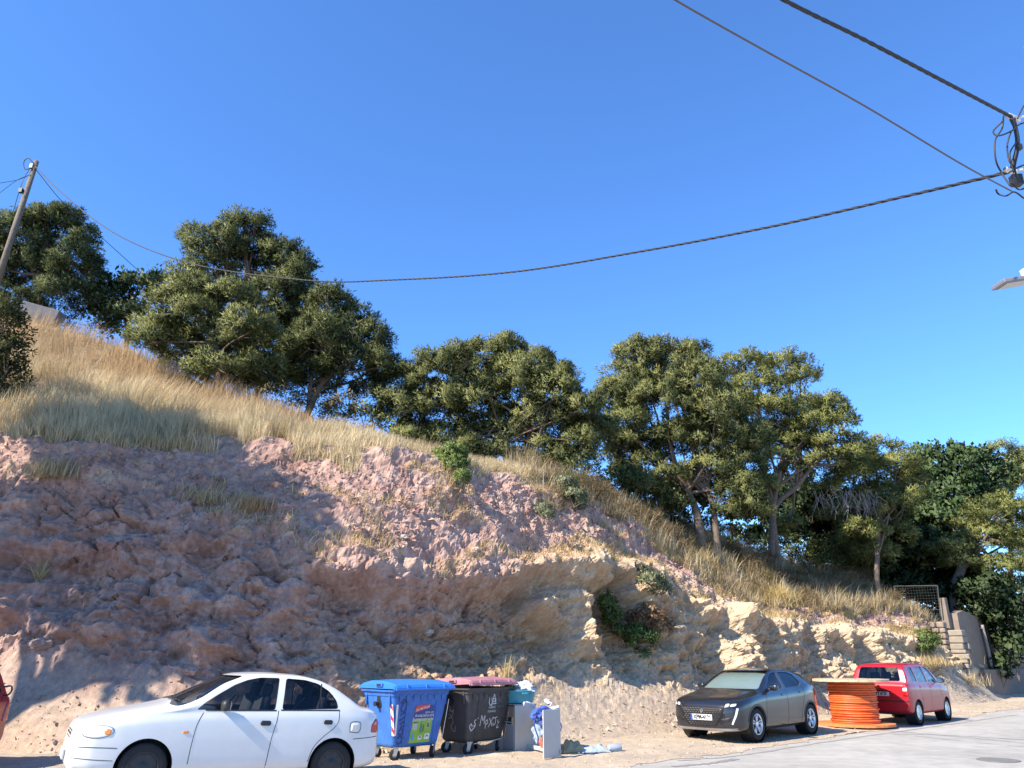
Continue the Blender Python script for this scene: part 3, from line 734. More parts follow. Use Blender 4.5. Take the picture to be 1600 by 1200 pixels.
def facebush(name, label, L, seed, cols, a, k, ref=None, **kw):
    """a bush rooted on the cut face: its depth comes from the face itself"""
    rx, ry = ref or L[0][:2]
    p = face_at(rx, ry)
    return shrub(name, label, 'bush', L, p[1] - .22, seed, per=9000, kind='leaf', cols=cols, size=.085, wid=.2, clump=.13, **kw)
GR = ((.07, .11, .03), (.20, .26, .08)); GG = ((.11, .13, .07), (.25, .27, .16))
facebush('bush', 'bright green bush hanging over the top edge of the purple cut', [(706, 712, 24, 15), (712, 732, 20, 18), (722, 748, 10, 10), (696, 720, 14, 14)], 41, GR, 19.4, 2.93, ref=(712, 742))
facebush('bush', 'grey-green bush at the top of the cut near the orange roof', [(882, 762, 18, 14), (897, 778, 18, 14), (905, 792, 10, 8)], 42, GG, 23.8, 2.95)
facebush('bush', 'small grey-green tuft growing in the purple face', [(848, 798, 12, 9), (856, 806, 7, 5)], 43, GG, 22.4, 2.6)
facebush('bush', 'narrow green bush in the shaded hollow of the ochre cliff', [(950, 945, 11, 14), (957, 968, 14, 16), (965, 985, 9, 8)], 44, GR, 25.0, 1.6)
facebush('bush', 'fresh green bush low on the ochre talus', [(1000, 1000, 24, 16), (990, 990, 14, 12), (1005, 1022, 14, 12)], 45, GR, 25.7, 1.25)
facebush('bush', 'trailing sparse grey-green bush across the brow of the cliff', [(1000, 892, 18, 9), (1018, 906, 18, 9), (1034, 920, 12, 8)], 46, GG, 26.5, 2.2)
facebush('bush', 'green bush beside the stone wall behind the red hatchback', [(1445, 1002, 20, 14), (1440, 1014, 16, 10)], 47, GR, 42.6, 2.2)
facebush('dead_shrub', 'dead brown shrub just above the fresh green bush', [(1012, 965, 24, 14), (1030, 978, 18, 10), (1000, 975, 12, 10)], 48, ((.22, .14, .08), (.42, .29, .17)), 26.0, 1.75)

def blades(P, H, C, rng, lean=.3, wid=.006, droop=.25):
    n = len(P)
    ang = rng.uniform(0, 2 * np.pi, n)
    ld = np.stack([np.cos(ang), np.sin(ang), np.zeros(n)], 1) * (np.abs(rng.standard_normal(n)) * lean)[:, None] + np.array([.10, -.05, 0])
    ld = ld + np.stack([noise3(P, .45, 101) + .5 * noise3(P, 1.9, 103), noise3(P, .45, 102), np.zeros(n)], 1) * .42      # blown and trampled in patches
    up = unit(ld + np.array([0, 0, 1.0]))
    wa = rng.uniform(0, np.pi, n); sd = np.stack([np.cos(wa), np.sin(wa), np.zeros(n)], 1) * (wid * rng.uniform(.6, 1.5, n))[:, None]
    m = P + up * (H * .55)[:, None]
    t = P + up * H[:, None] + ld * (H * droop)[:, None] - np.array([0, 0, 1]) * (H * droop * .3)[:, None]
    V = np.stack([P - sd, P + sd, m + sd * .9, m - sd * .9, t], 1).reshape(-1, 3)
    i = (np.arange(n) * 5)[:, None]
    Fi = np.concatenate([i + np.array([[0, 1, 2]]), i + np.array([[0, 2, 3]]), i + np.array([[3, 2, 4]])])
    return V, Fi, np.repeat(C, 5, axis=0)
rng = np.random.default_rng(50)
def frayed(a, k, thr): return k + .22 * fbm(np.stack([a, 0 * a, 0 * a], 1), .55, 4, .6, 301) > thr
def patchy(a, k, s, seed, thr): return noise3(np.c_[a, k * 6, 0 * a], s, seed) > thr
# tall dry grass of the slope
n = 135000
a = rng.uniform(2, 30, n); k = 2.7 + rng.beta(1.15, 1.45, n) * 1.33
w1 = np.interp(a, [2, 14, 17, 22, 30], [1, 1, .9, .55, .5]); keep = (rng.random(n) < w1) & (frayed(a, k, 3.0) | (frayed(a, k, 2.82) & patchy(a, k, 1.5, 2, .08)))
keep &= ~((k > 3.5) & (rng.random(n) < .35)); keep &= (fbm(np.c_[a, k * 7, 0 * a], .5, 3, .6, 44) > -.42) | (rng.random(n) < .3)
a, k = a[keep], k[keep]; P = hill_point(a, k)
hh = np.interp(a, [2, 12, 18, 22, 30], [.75, .70, .40, .26, .28]) * rng.uniform(.5, 1.25, len(a)) * (1 + .6 * noise3(P, .8, 12) + .35 * noise3(P, 2.6, 13)).clip(.3, 2) * np.interp(k, [2.7, 3.03, 3.2], [.5, .9, 1.0])
g0, g1, g2 = np.array([.40, .31, .165]), np.array([.72, .62, .41]), np.array([.43, .31, .175])
tn = np.clip(.55 + .35 * noise3(P, .5, 14) + .22 * rng.standard_normal(len(P)), 0, 1)[:, None]
C = g0 * (1 - tn) + g1 * tn
br = np.clip(sstep(k + .25 * noise3(P, .7, 15), 3.35, 3.75) + .25 * (rng.random(len(k)) < .2), 0, 1)[:, None]
C = C * (1 - br) + g2 * (.8 + .6 * rng.random((len(P), 1))) * br
o = link('dry_grass', fastmesh('dry_grass', *blades(P, hh, C, rng, .28, .006)), None, drym)
tag(o, 'tall pale dry grass covering the slope above the cut', 'grass', kind='stuff')
# brown weeds above the right part of the cut
n = 60000
a = rng.uniform(22, 47, n); k = 2.6 + rng.beta(1.1, 1.35, n) * 1.45
keep = (patchy(a, k, 1.2, 22, .06) | (rng.random(n) < .18)) & (frayed(a, k, 2.98) | (frayed(a, k, 2.7) & patchy(a, k, 1.6, 26, .12))); a, k = a[keep], k[keep]; P = hill_point(a, k)
hh = rng.uniform(.2, .75, len(a)) * (1 + 1.1 * noise3(P, .9, 23) + .5 * noise3(P, 2.3, 25)).clip(.25, 2.2)
tn = np.clip(.5 + .5 * noise3(P, .6, 24) + .2 * rng.standard_normal(len(P)), 0, 1)[:, None]
C = np.array([.20, .14, .08]) * (1 - tn) + np.array([.64, .53, .32]) * tn
o = link('dry_weeds', fastmesh('dry_weeds', *blades(P, hh, C, rng, .42, .008)), None, drym)
tag(o, 'brown dry weeds on the slope below the right-hand pines', 'weeds', kind='stuff')
# low straw on the ledges of the cut face
n = 42000
a = rng.uniform(12, 46, n); k = rng.uniform(1.95, 2.95, n)
keep = (fbm(np.c_[a, k * 7, 0 * a], .45, 3, .5, 33) > .17); a, k = a[keep], k[keep]; P = hill_point(a, k)
hh = rng.uniform(.08, .3, len(a)); C = np.array([.55, .42, .20]) * rng.uniform(.6, 1.25, (len(a), 1))
o = link('straw', fastmesh('straw', *blades(P, hh, C, rng, .7, .006, .5)), None, drym)
tag(o, 'short yellow straw caught on the ledges of the cut face', 'straw', kind='stuff')
def tuft(name, label, a, k, n, h, col, spread=.12, lean=.5, seed=1, wid=.006, z=None):
    rg = np.random.default_rng(seed)
    c = hill_point(np.array([a]), np.array([k]))[0] if z is None else np.array(z)
    P = rg.standard_normal((n, 3)) * np.array([spread, spread * .6, spread * .12])
    P[:, 2] = -abs(P[:, 2]) - .02
    V, Fi, C = blades(P, h * rg.uniform(.55, 1.15, n), np.array(col) * rg.uniform(.65, 1.25, (n, 1)), rg, lean, wid, .35)
    o = link(name, fastmesh(name, V, Fi, C), None, drym); o.location = c
    return tag(o, label, 'grass tuft')
ST = (.5, .4, .2)
# tangled dry brush among the weeds, one mass
rb = np.random.default_rng(57); bb = []
for q in range(150):
    a_q, k_q = rb.uniform(23, 46), 2.95 + rb.beta(1.1, 1.4) * 1.05
    p = hill_point(np.array([a_q]), np.array([k_q]))[0]; r = rb.uniform(.16, .5)
    bb.append((tuple(p + np.array([0, 0, r * .55])), (r * rb.uniform(.9, 1.5), r, r * rb.uniform(.7, 1.3))))
V, Fi, C = foliage(bb, rb, 430, kind='pine', cols=((.12, .085, .045), (.34, .25, .13)), size=.2, clump=.2, wid=.008)
olive = (noise3(V, .5, 3) > .25)[:, None]; C = np.where(olive, C * np.array([.75, 1.0, .75]), C)
tag(link('dry_brush', fastmesh('dry_brush', V, Fi, C), None, drym), 'tangled brown and olive brush among the dry weeds on the right slope', 'brush', kind='stuff')
tuft('grass_tuft', 'big golden grass tuft overhanging the cliff behind the grey hatchback', 33.6, 3.02, 900, .95, (.56, .43, .18), .3, .55, 3)
tuft('grass_tuft', 'spiky grass tuft alone on the shaded face at the left', 10.6, 1.45, 60, .55, ST, .04, .9, 4, .007)
tuft('grass_tuft', 'drooping straw clump high on the shaded face at the left', 10.2, 2.25, 420, .55, (.46, .36, .2), .3, .25, 5)
tuft('grass_tuft', 'second straw clump right of the drooping one on the shaded face', 13.6, 2.3, 260, .42, (.46, .34, .18), .25, .3, 6)
tuft('grass_tuft', 'reddish straw clump on the ledge at the edge of the big shadow', 14.8, 2.25, 300, .4, (.44, .28, .14), .2, .35, 7)
tuft('grass_tuft', 'thin dry stalks behind the dark waste bin', 20.6, .9, 60, .6, ST, .08, .4, 8, .006)
tuft('grass_tuft', 'golden tuft on the slope beside the bare twin trunks', 30.5, 3.25, 500, .8, (.55, .42, .19), .3, .5, 9)
tuft('grass_tuft', 'dry spiky weeds at the foot of the wall at the right', 45.3, .6, 160, .7, (.5, .4, .24), .35, .6, 10, .008)
tuft('grass_tuft', 'straw tangle on the slope right of the red hatchback', 42.0, 1.4, 700, .5, (.55, .42, .22), .6, .7, 11)
# ------------------------------------------------------------------ vehicles
def pch(T, x):
    """smooth interpolation through a table"""
    T = np.array(T, float); xs, ys = T[:, 0], T[:, 1]
    h = np.diff(xs); d = np.diff(ys) / h
    m = np.zeros(len(xs)); m[0], m[-1] = d[0], d[-1]
    for i in range(1, len(xs) - 1):
        m[i] = 0 if d[i - 1] * d[i] <= 0 else 2 / (1 / d[i - 1] + 1 / d[i])
    i = np.clip(np.searchsorted(xs, x) - 1, 0, len(h) - 1)
    t = np.clip((x - xs[i]) / h[i], 0, 1)
    return (ys[i] * (2 * t ** 3 - 3 * t ** 2 + 1) + h[i] * m[i] * (t ** 3 - 2 * t ** 2 + t) + ys[i + 1] * (-2 * t ** 3 + 3 * t ** 2) + h[i] * m[i + 1] * (t ** 3 - t ** 2))

class Car:
    """car body lofted along x (0 = front bumper, L = tail); y across, z up"""
    def __init__(s, cfg):
        s.c = cfg; s.L = cfg['L']
        s.T = np.linspace(0, 1, 61)
    def section(s, x, inset=0.0):
        c = s.c; x = np.atleast_1d(np.asarray(x, float))
        W = c['W'] / 2
        w = W * pch(c['plan'], x); zb = pch(c['bottom'], x); zl = pch(c['belt'], x); zt = pch(c['top'], x)
        wr = W * pch(c['roofw'], x); ze = zt - pch(c['crown'], x)
        ze = np.maximum(ze, zl + .012)
        wb = w * c.get('beltw', .955)
        wr = np.minimum(wr, wb * .985)
        o = np.zeros_like(w)
        pts = [(o, zb), (w * .80, zb), (w * .945, zb + .05), (w * .985, zb + .22 * (zl - zb)), (w, zb + .55 * (zl - zb)), (w * .992, zb + .86 * (zl - zb)), (wb, zl),
               ((wb + wr) / 2 + .018, (zl + ze) / 2), (wr, ze), (wr * .82, ze + .62 * (zt - ze)), (wr * .45, ze + .93 * (zt - ze)), (o, zt)]
        K = np.array([[p[0] for p in pts], [p[1] for p in pts]])       # 2, 12, n
        n = len(pts)
        Q = np.concatenate([2 * K[:, :1] - K[:, 1:2], K, 2 * K[:, -1:] - K[:, -2:-1]], 1)
        u = s.T * (n - 1); i = np.clip(u.astype(int), 0, n - 2); t = (u - i)[:, None]
        p0, p1, p2, p3 = Q[:, i], Q[:, i + 1], Q[:, i + 2], Q[:, i + 3]
        # tightened curve so that panels stay flat
        m1 = (p2 - p0) * .32; m2 = (p3 - p1) * .32
        S = p1 * (2 * t ** 3 - 3 * t ** 2 + 1) + m1 * (t ** 3 - 2 * t ** 2 + t) + p2 * (-2 * t ** 3 + 3 * t ** 2) + m2 * (t ** 3 - t ** 2)
        S[0] = np.maximum(S[0], 0); S[0, 0] = 0; S[0, -1] = 0
        return S                                            # 2, 61, nx
    def solid(s):
        c = s.c
        xs = np.unique(np.concatenate([np.linspace(0, .12, 9) ** 1.0, np.linspace(.12, s.L - .12, 110), np.linspace(s.L - .12, s.L, 9)]))
        S = s.section(xs); nx = len(xs); m = S.shape[1]
        V, Fc = [], []
        ring = list(range(m)) + [-k for k in range(m - 2, 0, -1)]
        for j in range(nx):
            for r in ring:
                V.append((xs[j], S[0, r, j] if r >= 0 else -S[0, -r, j], S[1, abs(r), j]))
        n = len(ring)
        for j in range(nx - 1):
            for k in range(n):
                k2 = (k + 1) % n
                Fc.append((j * n + k, (j + 1) * n + k, (j + 1) * n + k2, j * n + k2))
        Fc.append(tuple(range(n))); Fc.append(tuple((nx - 1) * n + k for k in range(n - 1, -1, -1)))
        # envelope for projecting details
        s.ex = np.linspace(0.0, s.L, 500); E = s.section(s.ex)
        s.ez = np.linspace(.1, 1.7, 321); s.hw = np.full((500, 321), -1.0)
        for j in range(500):
            y, z = E[0, :, j], E[1, :, j]
            for q in range(1, len(z) - 1):
                lo, hi = sorted((z[q], z[q + 1]))
                mm = (s.ez >= lo) & (s.ez <= hi)
                if mm.any():
                    f = (s.ez[mm] - z[q]) / (z[q + 1] - z[q] + 1e-9)
                    s.hw[j, mm] = np.maximum(s.hw[j, mm], y[q] + (y[q + 1] - y[q]) * f)
        return V, Fc
    def side(s, x, z, off=0.0):
        """half width of the body at x, z"""
        i = np.interp(x, s.ex, np.arange(500)); j = np.interp(z, s.ez, np.arange(321))
        i0, j0 = int(min(i, 498)), int(min(j, 319)); u, v = i - i0, j - j0
        h = s.hw
        return h[i0, j0] * (1 - u) * (1 - v) + h[i0 + 1, j0] * u * (1 - v) + h[i0, j0 + 1] * (1 - u) * v + h[i0 + 1, j0 + 1] * u * v + off
    def end(s, y, z, front=True, off=0.0):
        """x of the body's front (or rear) surface at y, z"""
        j = int(round(np.interp(z, s.ez, np.arange(321))))
        col = s.hw[:, j]; ok = np.where(col >= abs(y))[0]
        if len(ok) == 0: return .3 if front else s.L - .3
        if front:
            i = ok[0]; x = s.ex[i]
            if i > 0 and col[i - 1] > -.5: x = s.ex[i - 1] + (s.ex[i] - s.ex[i - 1]) * (abs(y) - col[i - 1]) / (col[i] - col[i - 1] + 1e-9)
            return x - off
        i = ok[-1]; x = s.ex[i]
        if i < 499 and col[i + 1] > -.5: x = s.ex[i + 1] - (s.ex[i + 1] - s.ex[i]) * (abs(y) - col[i + 1]) / (col[i] - col[i + 1] + 1e-9)
        return x + off
    def patch(s, name, poly, mat, parent, view='side', sgn=1, off=.004, rings=5, thick=.012, sub=6):
        """thin panel lying on the body; poly is a star-shaped outline in (x, z) or (y, z)"""
        P = [Vector((p[0], p[1], 0)) for p in poly]
        D = []
        for i in range(len(P)):
            for k in range(sub): D.append(P[i].lerp(P[(i + 1) % len(P)], k / sub))
        cx = sum(p.x for p in P) / len(P); cz = sum(p.y for p in P) / len(P)
        def put(a, z, o):
            if view == 'side': return (a, sgn * s.side(a, z, o), z)
            return (s.end(a, z, view == 'front', o), a, z)
        V = [put(cx, cz, off)]; n = len(D)
        for r in range(1, rings + 1):
            f = r / rings
            for p in D: V.append(put(cx + (p.x - cx) * f, cz + (p.y - cz) * f, off))
        for p in D: V.append(put(p.x, p.y, off - thick))
        Fc = [(0, 1 + k, 1 + (k + 1) % n) for k in range(n)]
        for r in range(rings):
            for k in range(n):
                k2 = (k + 1) % n
                Fc.append((1 + r * n + k, 1 + (r + 1) * n + k, 1 + (r + 1) * n + k2, 1 + r * n + k2))
        return pyobj(name, V, Fc, mat, parent, True)
    def strip(s, name, pts, wid, mat, parent, view='side', sgn=1, off=.0015):
        pp = smoothpath([(p[0], p[1], 0) for p in pts], 10) if len(pts) > 2 else [Vector((pts[0][0], pts[0][1], 0)).lerp(Vector((pts[1][0], pts[1][1], 0)), k / 16) for k in range(17)]
        V, Fc = [], []
        for i, p in enumerate(pp):
            d = (pp[min(i + 1, len(pp) - 1)] - pp[max(i - 1, 0)]).normalized()
            nn = Vector((-d.y, d.x, 0)) * wid / 2
            for q in (p + nn, p - nn):
                V.append((q.x, sgn * s.side(q.x, q.y, off), q.y) if view == 'side' else (s.end(q.x, q.y, view == 'front', off), q.x, q.y))
            if i: Fc.append((2 * i - 2, 2 * i - 1, 2 * i + 1, 2 * i))
        return pyobj(name, V, Fc, mat, parent, True)
    def pane(s, name, x0, x1, t0, t1, mat, parent, mirror=True, sgn=1, inset=.016, nx=16, nt=10):
        """glass following the body surface between section parameters t0 and t1 (0 bottom .. 11 roof centre)"""
        xs = np.linspace(x0, x1, nx); S = s.section(xs)
        uu = np.linspace(t0 / 11, t1 / 11, nt)
        Y = np.array([np.interp(uu, s.T, S[0, :, j]) for j in range(nx)]); Z = np.array([np.interp(uu, s.T, S[1, :, j]) for j in range(nx)])
        V, Fc = [], []
        if mirror:
            for j in range(nx):
                row = [(xs[j], Y[j, q], Z[j, q] - inset) for q in range(nt)]
                row += [(xs[j], -Y[j, q], Z[j, q] - inset) for q in range(nt - 2, -1, -1)]
                V += row
            m = 2 * nt - 1
        else:
            for j in range(nx): V += [(xs[j], sgn * (Y[j, q] - inset), Z[j, q]) for q in range(nt)]
            m = nt
        for j in range(nx - 1):
            for q in range(m - 1): Fc.append((j * m + q, j * m + q + 1, (j + 1) * m + q + 1, (j + 1) * m + q))
        return pyobj(name, V, Fc, mat, parent, True)

def prism(poly, lo, hi, axis='y'):
    n = len(poly); V = []
    for h in (lo, hi):
        for (a, b) in poly: V.append((a, h, b) if axis == 'y' else (h, a, b))
    Fc = [tuple(range(n)), tuple(range(2 * n - 1, n - 1, -1))]
    for k in range(n): Fc.append((k, n + k, n + (k + 1) % n, (k + 1) % n))
    return V, Fc

def rounded(poly, r=.04, k=4):
    """rounds the corners of a polygon"""
    P = [Vector((p[0], p[1], 0)) for p in poly]; out = []
    for i in range(len(P)):
        a, b, c = P[i - 1], P[i], P[(i + 1) % len(P)]
        ra = min(r, (a - b).length * .45); rc = min(r, (c - b).length * .45)
        p, q = b + (a - b).normalized() * ra, b + (c - b).normalized() * rc
        for j in range(k + 1):
            t = j / k
            v = p * (1 - t) ** 2 + b * 2 * t * (1 - t) + q * t * t
            out.append((v.x, v.y))
    return out

def carve(V, Fc, cutters):
    me = bpy.data.meshes.new('carve'); me.from_pydata(V, [], Fc); me.update()
    o = bpy.data.objects.new('carve', me); COL.objects.link(o)
    tmp = []
    for (v, f) in cutters:
        m2 = bpy.data.meshes.new('cutter'); m2.from_pydata([tuple(q) for q in v], [], f)
        b = bmesh.new(); b.from_mesh(m2); bmesh.ops.recalc_face_normals(b, faces=b.faces); b.to_mesh(m2); b.free()
        c = bpy.data.objects.new('cutter', m2); COL.objects.link(c); tmp.append(c)
        md = o.modifiers.new('cut', 'BOOLEAN'); md.operation = 'DIFFERENCE'; md.solver = 'EXACT'; md.object = c
    b = bmesh.new(); b.from_mesh(me); bmesh.ops.recalc_face_normals(b, faces=b.faces); b.to_mesh(me); b.free()
    dg = bpy.context.evaluated_depsgraph_get(); dg.update()
    res = bpy.data.meshes.new_from_object(o.evaluated_get(dg))
    for c in tmp + [o]:
        mm = c.data; bpy.data.objects.remove(c); bpy.data.meshes.remove(mm)
    return res

rubber = principled('tyre_rubber', (.022, .022, .023), rough=.85, spec=.3, noise=.2, nscale=20)
blackp = principled('black_plastic', (.02, .02, .022), rough=.5)
trimk = principled('dark_trim', (.012, .012, .013), rough=.4)
seamm = principled('panel_gap', (.03, .03, .03), rough=.9)
interior = principled('car_interior', (.055, .056, .062), rough=.85)
seatm = principled('seat_fabric', (.07, .072, .08), rough=.95)
chrome = principled('chrome', (.75, .76, .78), rough=.12, metal=1.0)
alloy = principled('alloy', (.62, .63, .65), rough=.28, metal=.9)
steelcap = principled('hub_cap', (.22, .22, .23), rough=.5, metal=.4)
blacksteel = principled('black_steel_wheel', (.035, .035, .038), rough=.55, metal=.3)
platew = principled('plate_white', (.5, .5, .49), rough=.45)
plateb = principled('plate_blue', (.02, .06, .35), rough=.45)
inkm = principled('ink', (.015, .015, .018), rough=.6)
lampw = principled('lamp_clear', (.75, .78, .80), rough=.08, spec=.8, coat=1.0)
lampr = principled('lamp_red', (.40, .012, .012), rough=.12, coat=1.0)
lampo = principled('lamp_amber', (.75, .22, .02), rough=.15, coat=1.0)
glass_side = glassmat('side_glass', (.42, .45, .46), .0)
glass_dark = glassmat('privacy_glass', (.12, .13, .15), .0)
glass_front = glassmat('windscreen_glass', (.60, .66, .66), .02)
shade = principled('sunshade_foil', (.62, .70, .66), rough=.35, metal=.35, bump=.4, bscale=9)

def text_mesh(txt, size, mat, name, parent, M, ext=.001, bold=0.0):
    cu = bpy.data.curves.new(name, 'FONT'); cu.body = txt; cu.size = size; cu.align_x = 'CENTER'; cu.align_y = 'CENTER'; cu.extrude = ext; cu.offset = bold
    o = bpy.data.objects.new(name, cu); COL.objects.link(o)
    dg = bpy.context.evaluated_depsgraph_get(); dg.update()
    me = bpy.data.meshes.new_from_object(o.evaluated_get(dg))
    bpy.data.objects.remove(o); bpy.data.curves.remove(cu)
    me.transform(M); me.materials.clear()
    return link(name, me, parent, mat)

def wheel(parent, c, R, wd, sgn, style, mat_rim):
    """wheel centred at c, axle along y; sgn = outer side"""
    root = empty('wheel', c); root.parent = parent
    t = MB(); h = wd / 2
    prof = [(R * .64, -h), (R * .80, -h * 1.04), (R * .93, -h * .98), (R * .985, -h * .78), (R, -h * .5), (R, h * .5), (R * .985, h * .78), (R * .93, h * .98), (R * .80, h * 1.04), (R * .64, h)]
    t.lathe(prof, 40, 'y'); t.build('tyre', rubber, root, True)
    r = MB(); o = sgn * h
    r.lathe([(R * .645, -o * .9), (R * .60, -o * .7), (R * .58, o * .2), (R * .60, o * .75), (R * .648, o * .93), (R * .648, o * 1.02), (R * .60, o * .97), (R * .575, o * .70)], 36, 'y')
    r.build('rim', mat_rim, root, True)
    d = MB(); d.lathe([(R * .58, o * .12), (.001, o * .15)], 30, 'y'); d.build('brake_disc', blackp, root)
    if style == 'spoke':
        for k in range(5):
            for dd in (-.15, .15):
                a = 2 * math.pi * k / 5 + .3
                m = MB()
                p0 = Vector((math.cos(a + dd * 2.2) * R * .14, o * .72, math.sin(a + dd * 2.2) * R * .14))
                p1 = Vector((math.cos(a + dd) * R * .60, o * .86, math.sin(a + dd) * R * .60))
                m.tube([p0, p0.lerp(p1, .5), p1], [R * .05, R * .045, R * .055], 6)
                m.build('spoke', mat_rim, root, True)
        m = MB(); m.lathe([(R * .17, o * .6), (R * .17, o * .8), (R * .12, o * .86), (.001, o * .87)], 20, 'y'); m.build('hub', mat_rim, root, True)
    else:
        m = MB(); m.lathe([(R * .60, o * .70), (R * .50, o * .80), (R * .40, o * .72), (R * .22, o * .74), (R * .17, o * .90), (.001, o * .93)], 32, 'y')
        m.build('hub_cap', mat_rim, root, True)
        for k in range(8):
            a = 2 * math.pi * k / 8
            q = MB(); q.lathe([(R * .045, -abs(o) * .02), (R * .045, abs(o) * .02), (.001, abs(o) * .03)], 10, 'y', (math.cos(a) * R * .46, o * .81, math.sin(a) * R * .46))
            q.build('vent_hole', trimk, root)
    return root

def seat(parent, x, y, zf):
    root = empty('seat', (x, y, zf)); root.parent = parent
    bm = bmesh.new(); bx(bm, (0, 0, .12), (.50, .48, .16), None, .05); bmobj('cushion', bm, seatm, root, True)
    bm = bmesh.new(); bx(bm, (.30, 0, .45), (.13, .47, .58), Matrix.Rotation(.25, 3, 'Y').to_4x4(), .05); bmobj('backrest', bm, seatm, root, True)
    bm = bmesh.new(); bx(bm, (.40, 0, .80), (.09, .27, .17), Matrix.Rotation(.2, 3, 'Y').to_4x4(), .035); bmobj('headrest', bm, seatm, root, True)

CARS = []
def build_car(name, label, cfg, loc, heading, group=None):
    """heading: direction from the car's front to its tail, in radians from +X; loc: centre of the car on the ground"""
    c = cfg; car = Car(cfg); L, W = c['L'], c['W']
    root = empty(name, loc, heading); tag(root, label, 'car', group)
    inner = empty('body', (-L / 2, 0, 0)); inner.parent = root
    V, Fc = car.solid()
    cut = []
    R = c['R']
    for xw in (c['xf'], c['xr']):
        for sg in (-1, 1):
            m = MB(); y0 = sg * (W / 2 - .30); y1 = sg * (W / 2 + .2)
            n = 40; vv = []
            for h in (y0, y1):
                for k in range(n):
                    a = 2 * math.pi * k / n; vv.append((xw + math.cos(a) * (R + c.get('gap', .045)), h, R + math.sin(a) * (R + c.get('gap', .045))))
            ff = [tuple(range(n)), tuple(range(2 * n - 1, n - 1, -1))] + [(k, n + k, n + (k + 1) % n, (k + 1) % n) for k in range(n)]
            cut.append((vv, ff))
    # hollow cabin
    xs = np.linspace(c['cab'][0], c['cab'][1], 40); S = car.section(xs)
    t6, t8 = 6 / 11, 8 / 11
    vv, ring = [], None
    for j in range(len(xs)):
        uu = np.linspace(t6, 1.0, 14)
        y = np.interp(uu, car.T, S[0, :, j]); z = np.interp(uu, car.T, S[1, :, j])
        y = np.maximum(y - .05, 0) * np.where(uu > .99, 0, 1); z = np.maximum(z - .035, z[0] * .0 + z[0] - .05)
        row = [(0, .38), (max(y[0] - .03, .1), .38)] + list(zip(y, z))
        full = [(xs[j], a, b) for a, b in row] + [(xs[j], -a, b) for a, b in row[-2:0:-1]]
        vv += full; ring = len(full)
    ff = [(j * ring + k, (j + 1) * ring + k, (j + 1) * ring + (k + 1) % ring, j * ring + (k + 1) % ring) for j in range(len(xs) - 1) for k in range(ring)]
    ff += [tuple(range(ring)), tuple((len(xs) - 1) * ring + k for k in range(ring))]
    cut.append((vv, ff))
    for wn in c['windows']: cut.append(prism(rounded(wn[0], wn[1] if len(wn) > 1 else .035), -1.3, 1.3, 'y'))
    fx = c['screen']; cut.append(prism(rounded(fx['poly'], .05), fx['x0'], fx['x1'], 'x'))
    rx = c['rear']; cut.append(prism(rounded(rx['poly'], .05), rx['x0'], rx['x1'], 'x'))
    me = carve(V, Fc, cut)
    me.materials.clear()
    me.materials.append(c['paint']); me.materials.append(interior)
    # inside faces are trim, the outer skin is paint
    fl = np.zeros(len(me.polygons), np.int32)
    for p in me.polygons:
        q = p.center; y = abs(q.y); z = q.z
        hwid = car.side(min(max(q.x, .002), L - .002), z)
        outer = hwid - y < .02
        if not outer and p.normal.z > -.2:
            S1 = car.section([q.x]); zt = np.interp(-y, -S1[0, 30:, 0], S1[1, 30:, 0]) if y > .01 else S1[1, -1, 0]
            outer = z > zt - .02
        if not outer and (q.x < .05 or q.x > L - .05): outer = True
        for wn in c['windows']:                            # window reveals keep the paint only at the rim
            pass
        fl[p.index] = 0 if outer else 1
    me.polygons.foreach_set('material_index', fl)
    me.polygons.foreach_set('use_smooth', [True] * len(me.polygons))
    shell = link('shell', me, inner)
    try:
        me.set_sharp_from_angle(angle=math.radians(32))
    except Exception: pass
    # glass
    car.pane('windscreen', c['screen']['gx'][0], c['screen']['gx'][1], 8.02, 11, c.get('fglass', glass_front), inner, True, nx=20)
    car.pane('rear_window', c['rear']['gx'][0], c['rear']['gx'][1], 8.02, 11, c.get('rglass', glass_side), inner, True, nx=14)
    for sg in (-1, 1):
        for (x0, x1, dark) in c['sideglass']:
            car.pane('side_window', x0, x1, 6.02, 8, glass_dark if dark else glass_side, inner, False, sg)
    # wheels
    for xw in (c['xf'], c['xr']):
        for sg in (-1, 1):
            wheel(root, (xw - L / 2, sg * (W / 2 - c['tw'] / 2 - .035), R), R, c['tw'], sg, c['rimstyle'], c['rim'])
    # cabin furniture
    for (x, ys) in c['seats']:
        for y in ys: seat(inner, x, y, .40)
    boxobj('dashboard', (c['dash'], 0, c['dashz']), (.36, W * .74, .2), interior, inner, None, .05)
    m = MB(); cx = c['dash'] + .36
    ringp = [(cx + math.sin(a) * .09, W * .2 * c.get('lhd', -1) + math.cos(a) * .18, c['dashz'] + .1 + math.sin(a) * .16) for a in np.linspace(0, 2 * math.pi, 22)]
    m.tube(ringp, .014, 6); m.build('steering_wheel', blackp, inner, True)
    # panel gaps, handles, mirrors
    for sg in (-1, 1):
        for pts in c['gaps']: car.strip('panel_gap', pts, c.get('gapw', .009), seamm, inner, 'side', sg)
        for (x, z, lx, lz) in c['handles']:
            car.patch('door_handle', rounded([(x - lx, z - lz), (x + lx, z - lz), (x + lx, z + lz), (x - lx, z + lz)], lz * .9), c['handlem'], inner, 'side', sg, .012, 3, .02, 2)
        for (pts, wdt, mt) in c.get('strips', []): car.strip('rubbing_strip', pts, wdt, mt, inner, 'side', sg, .006)
        mx, mz = c['mirror']; yb = car.side(mx, mz)
        bm = bmesh.new(); bx(bm, (mx, sg * (yb + .11), mz + .07), (.10, .19, .13), None, .04); bmobj('door_mirror', bm, c['mirrorm'], inner, True)
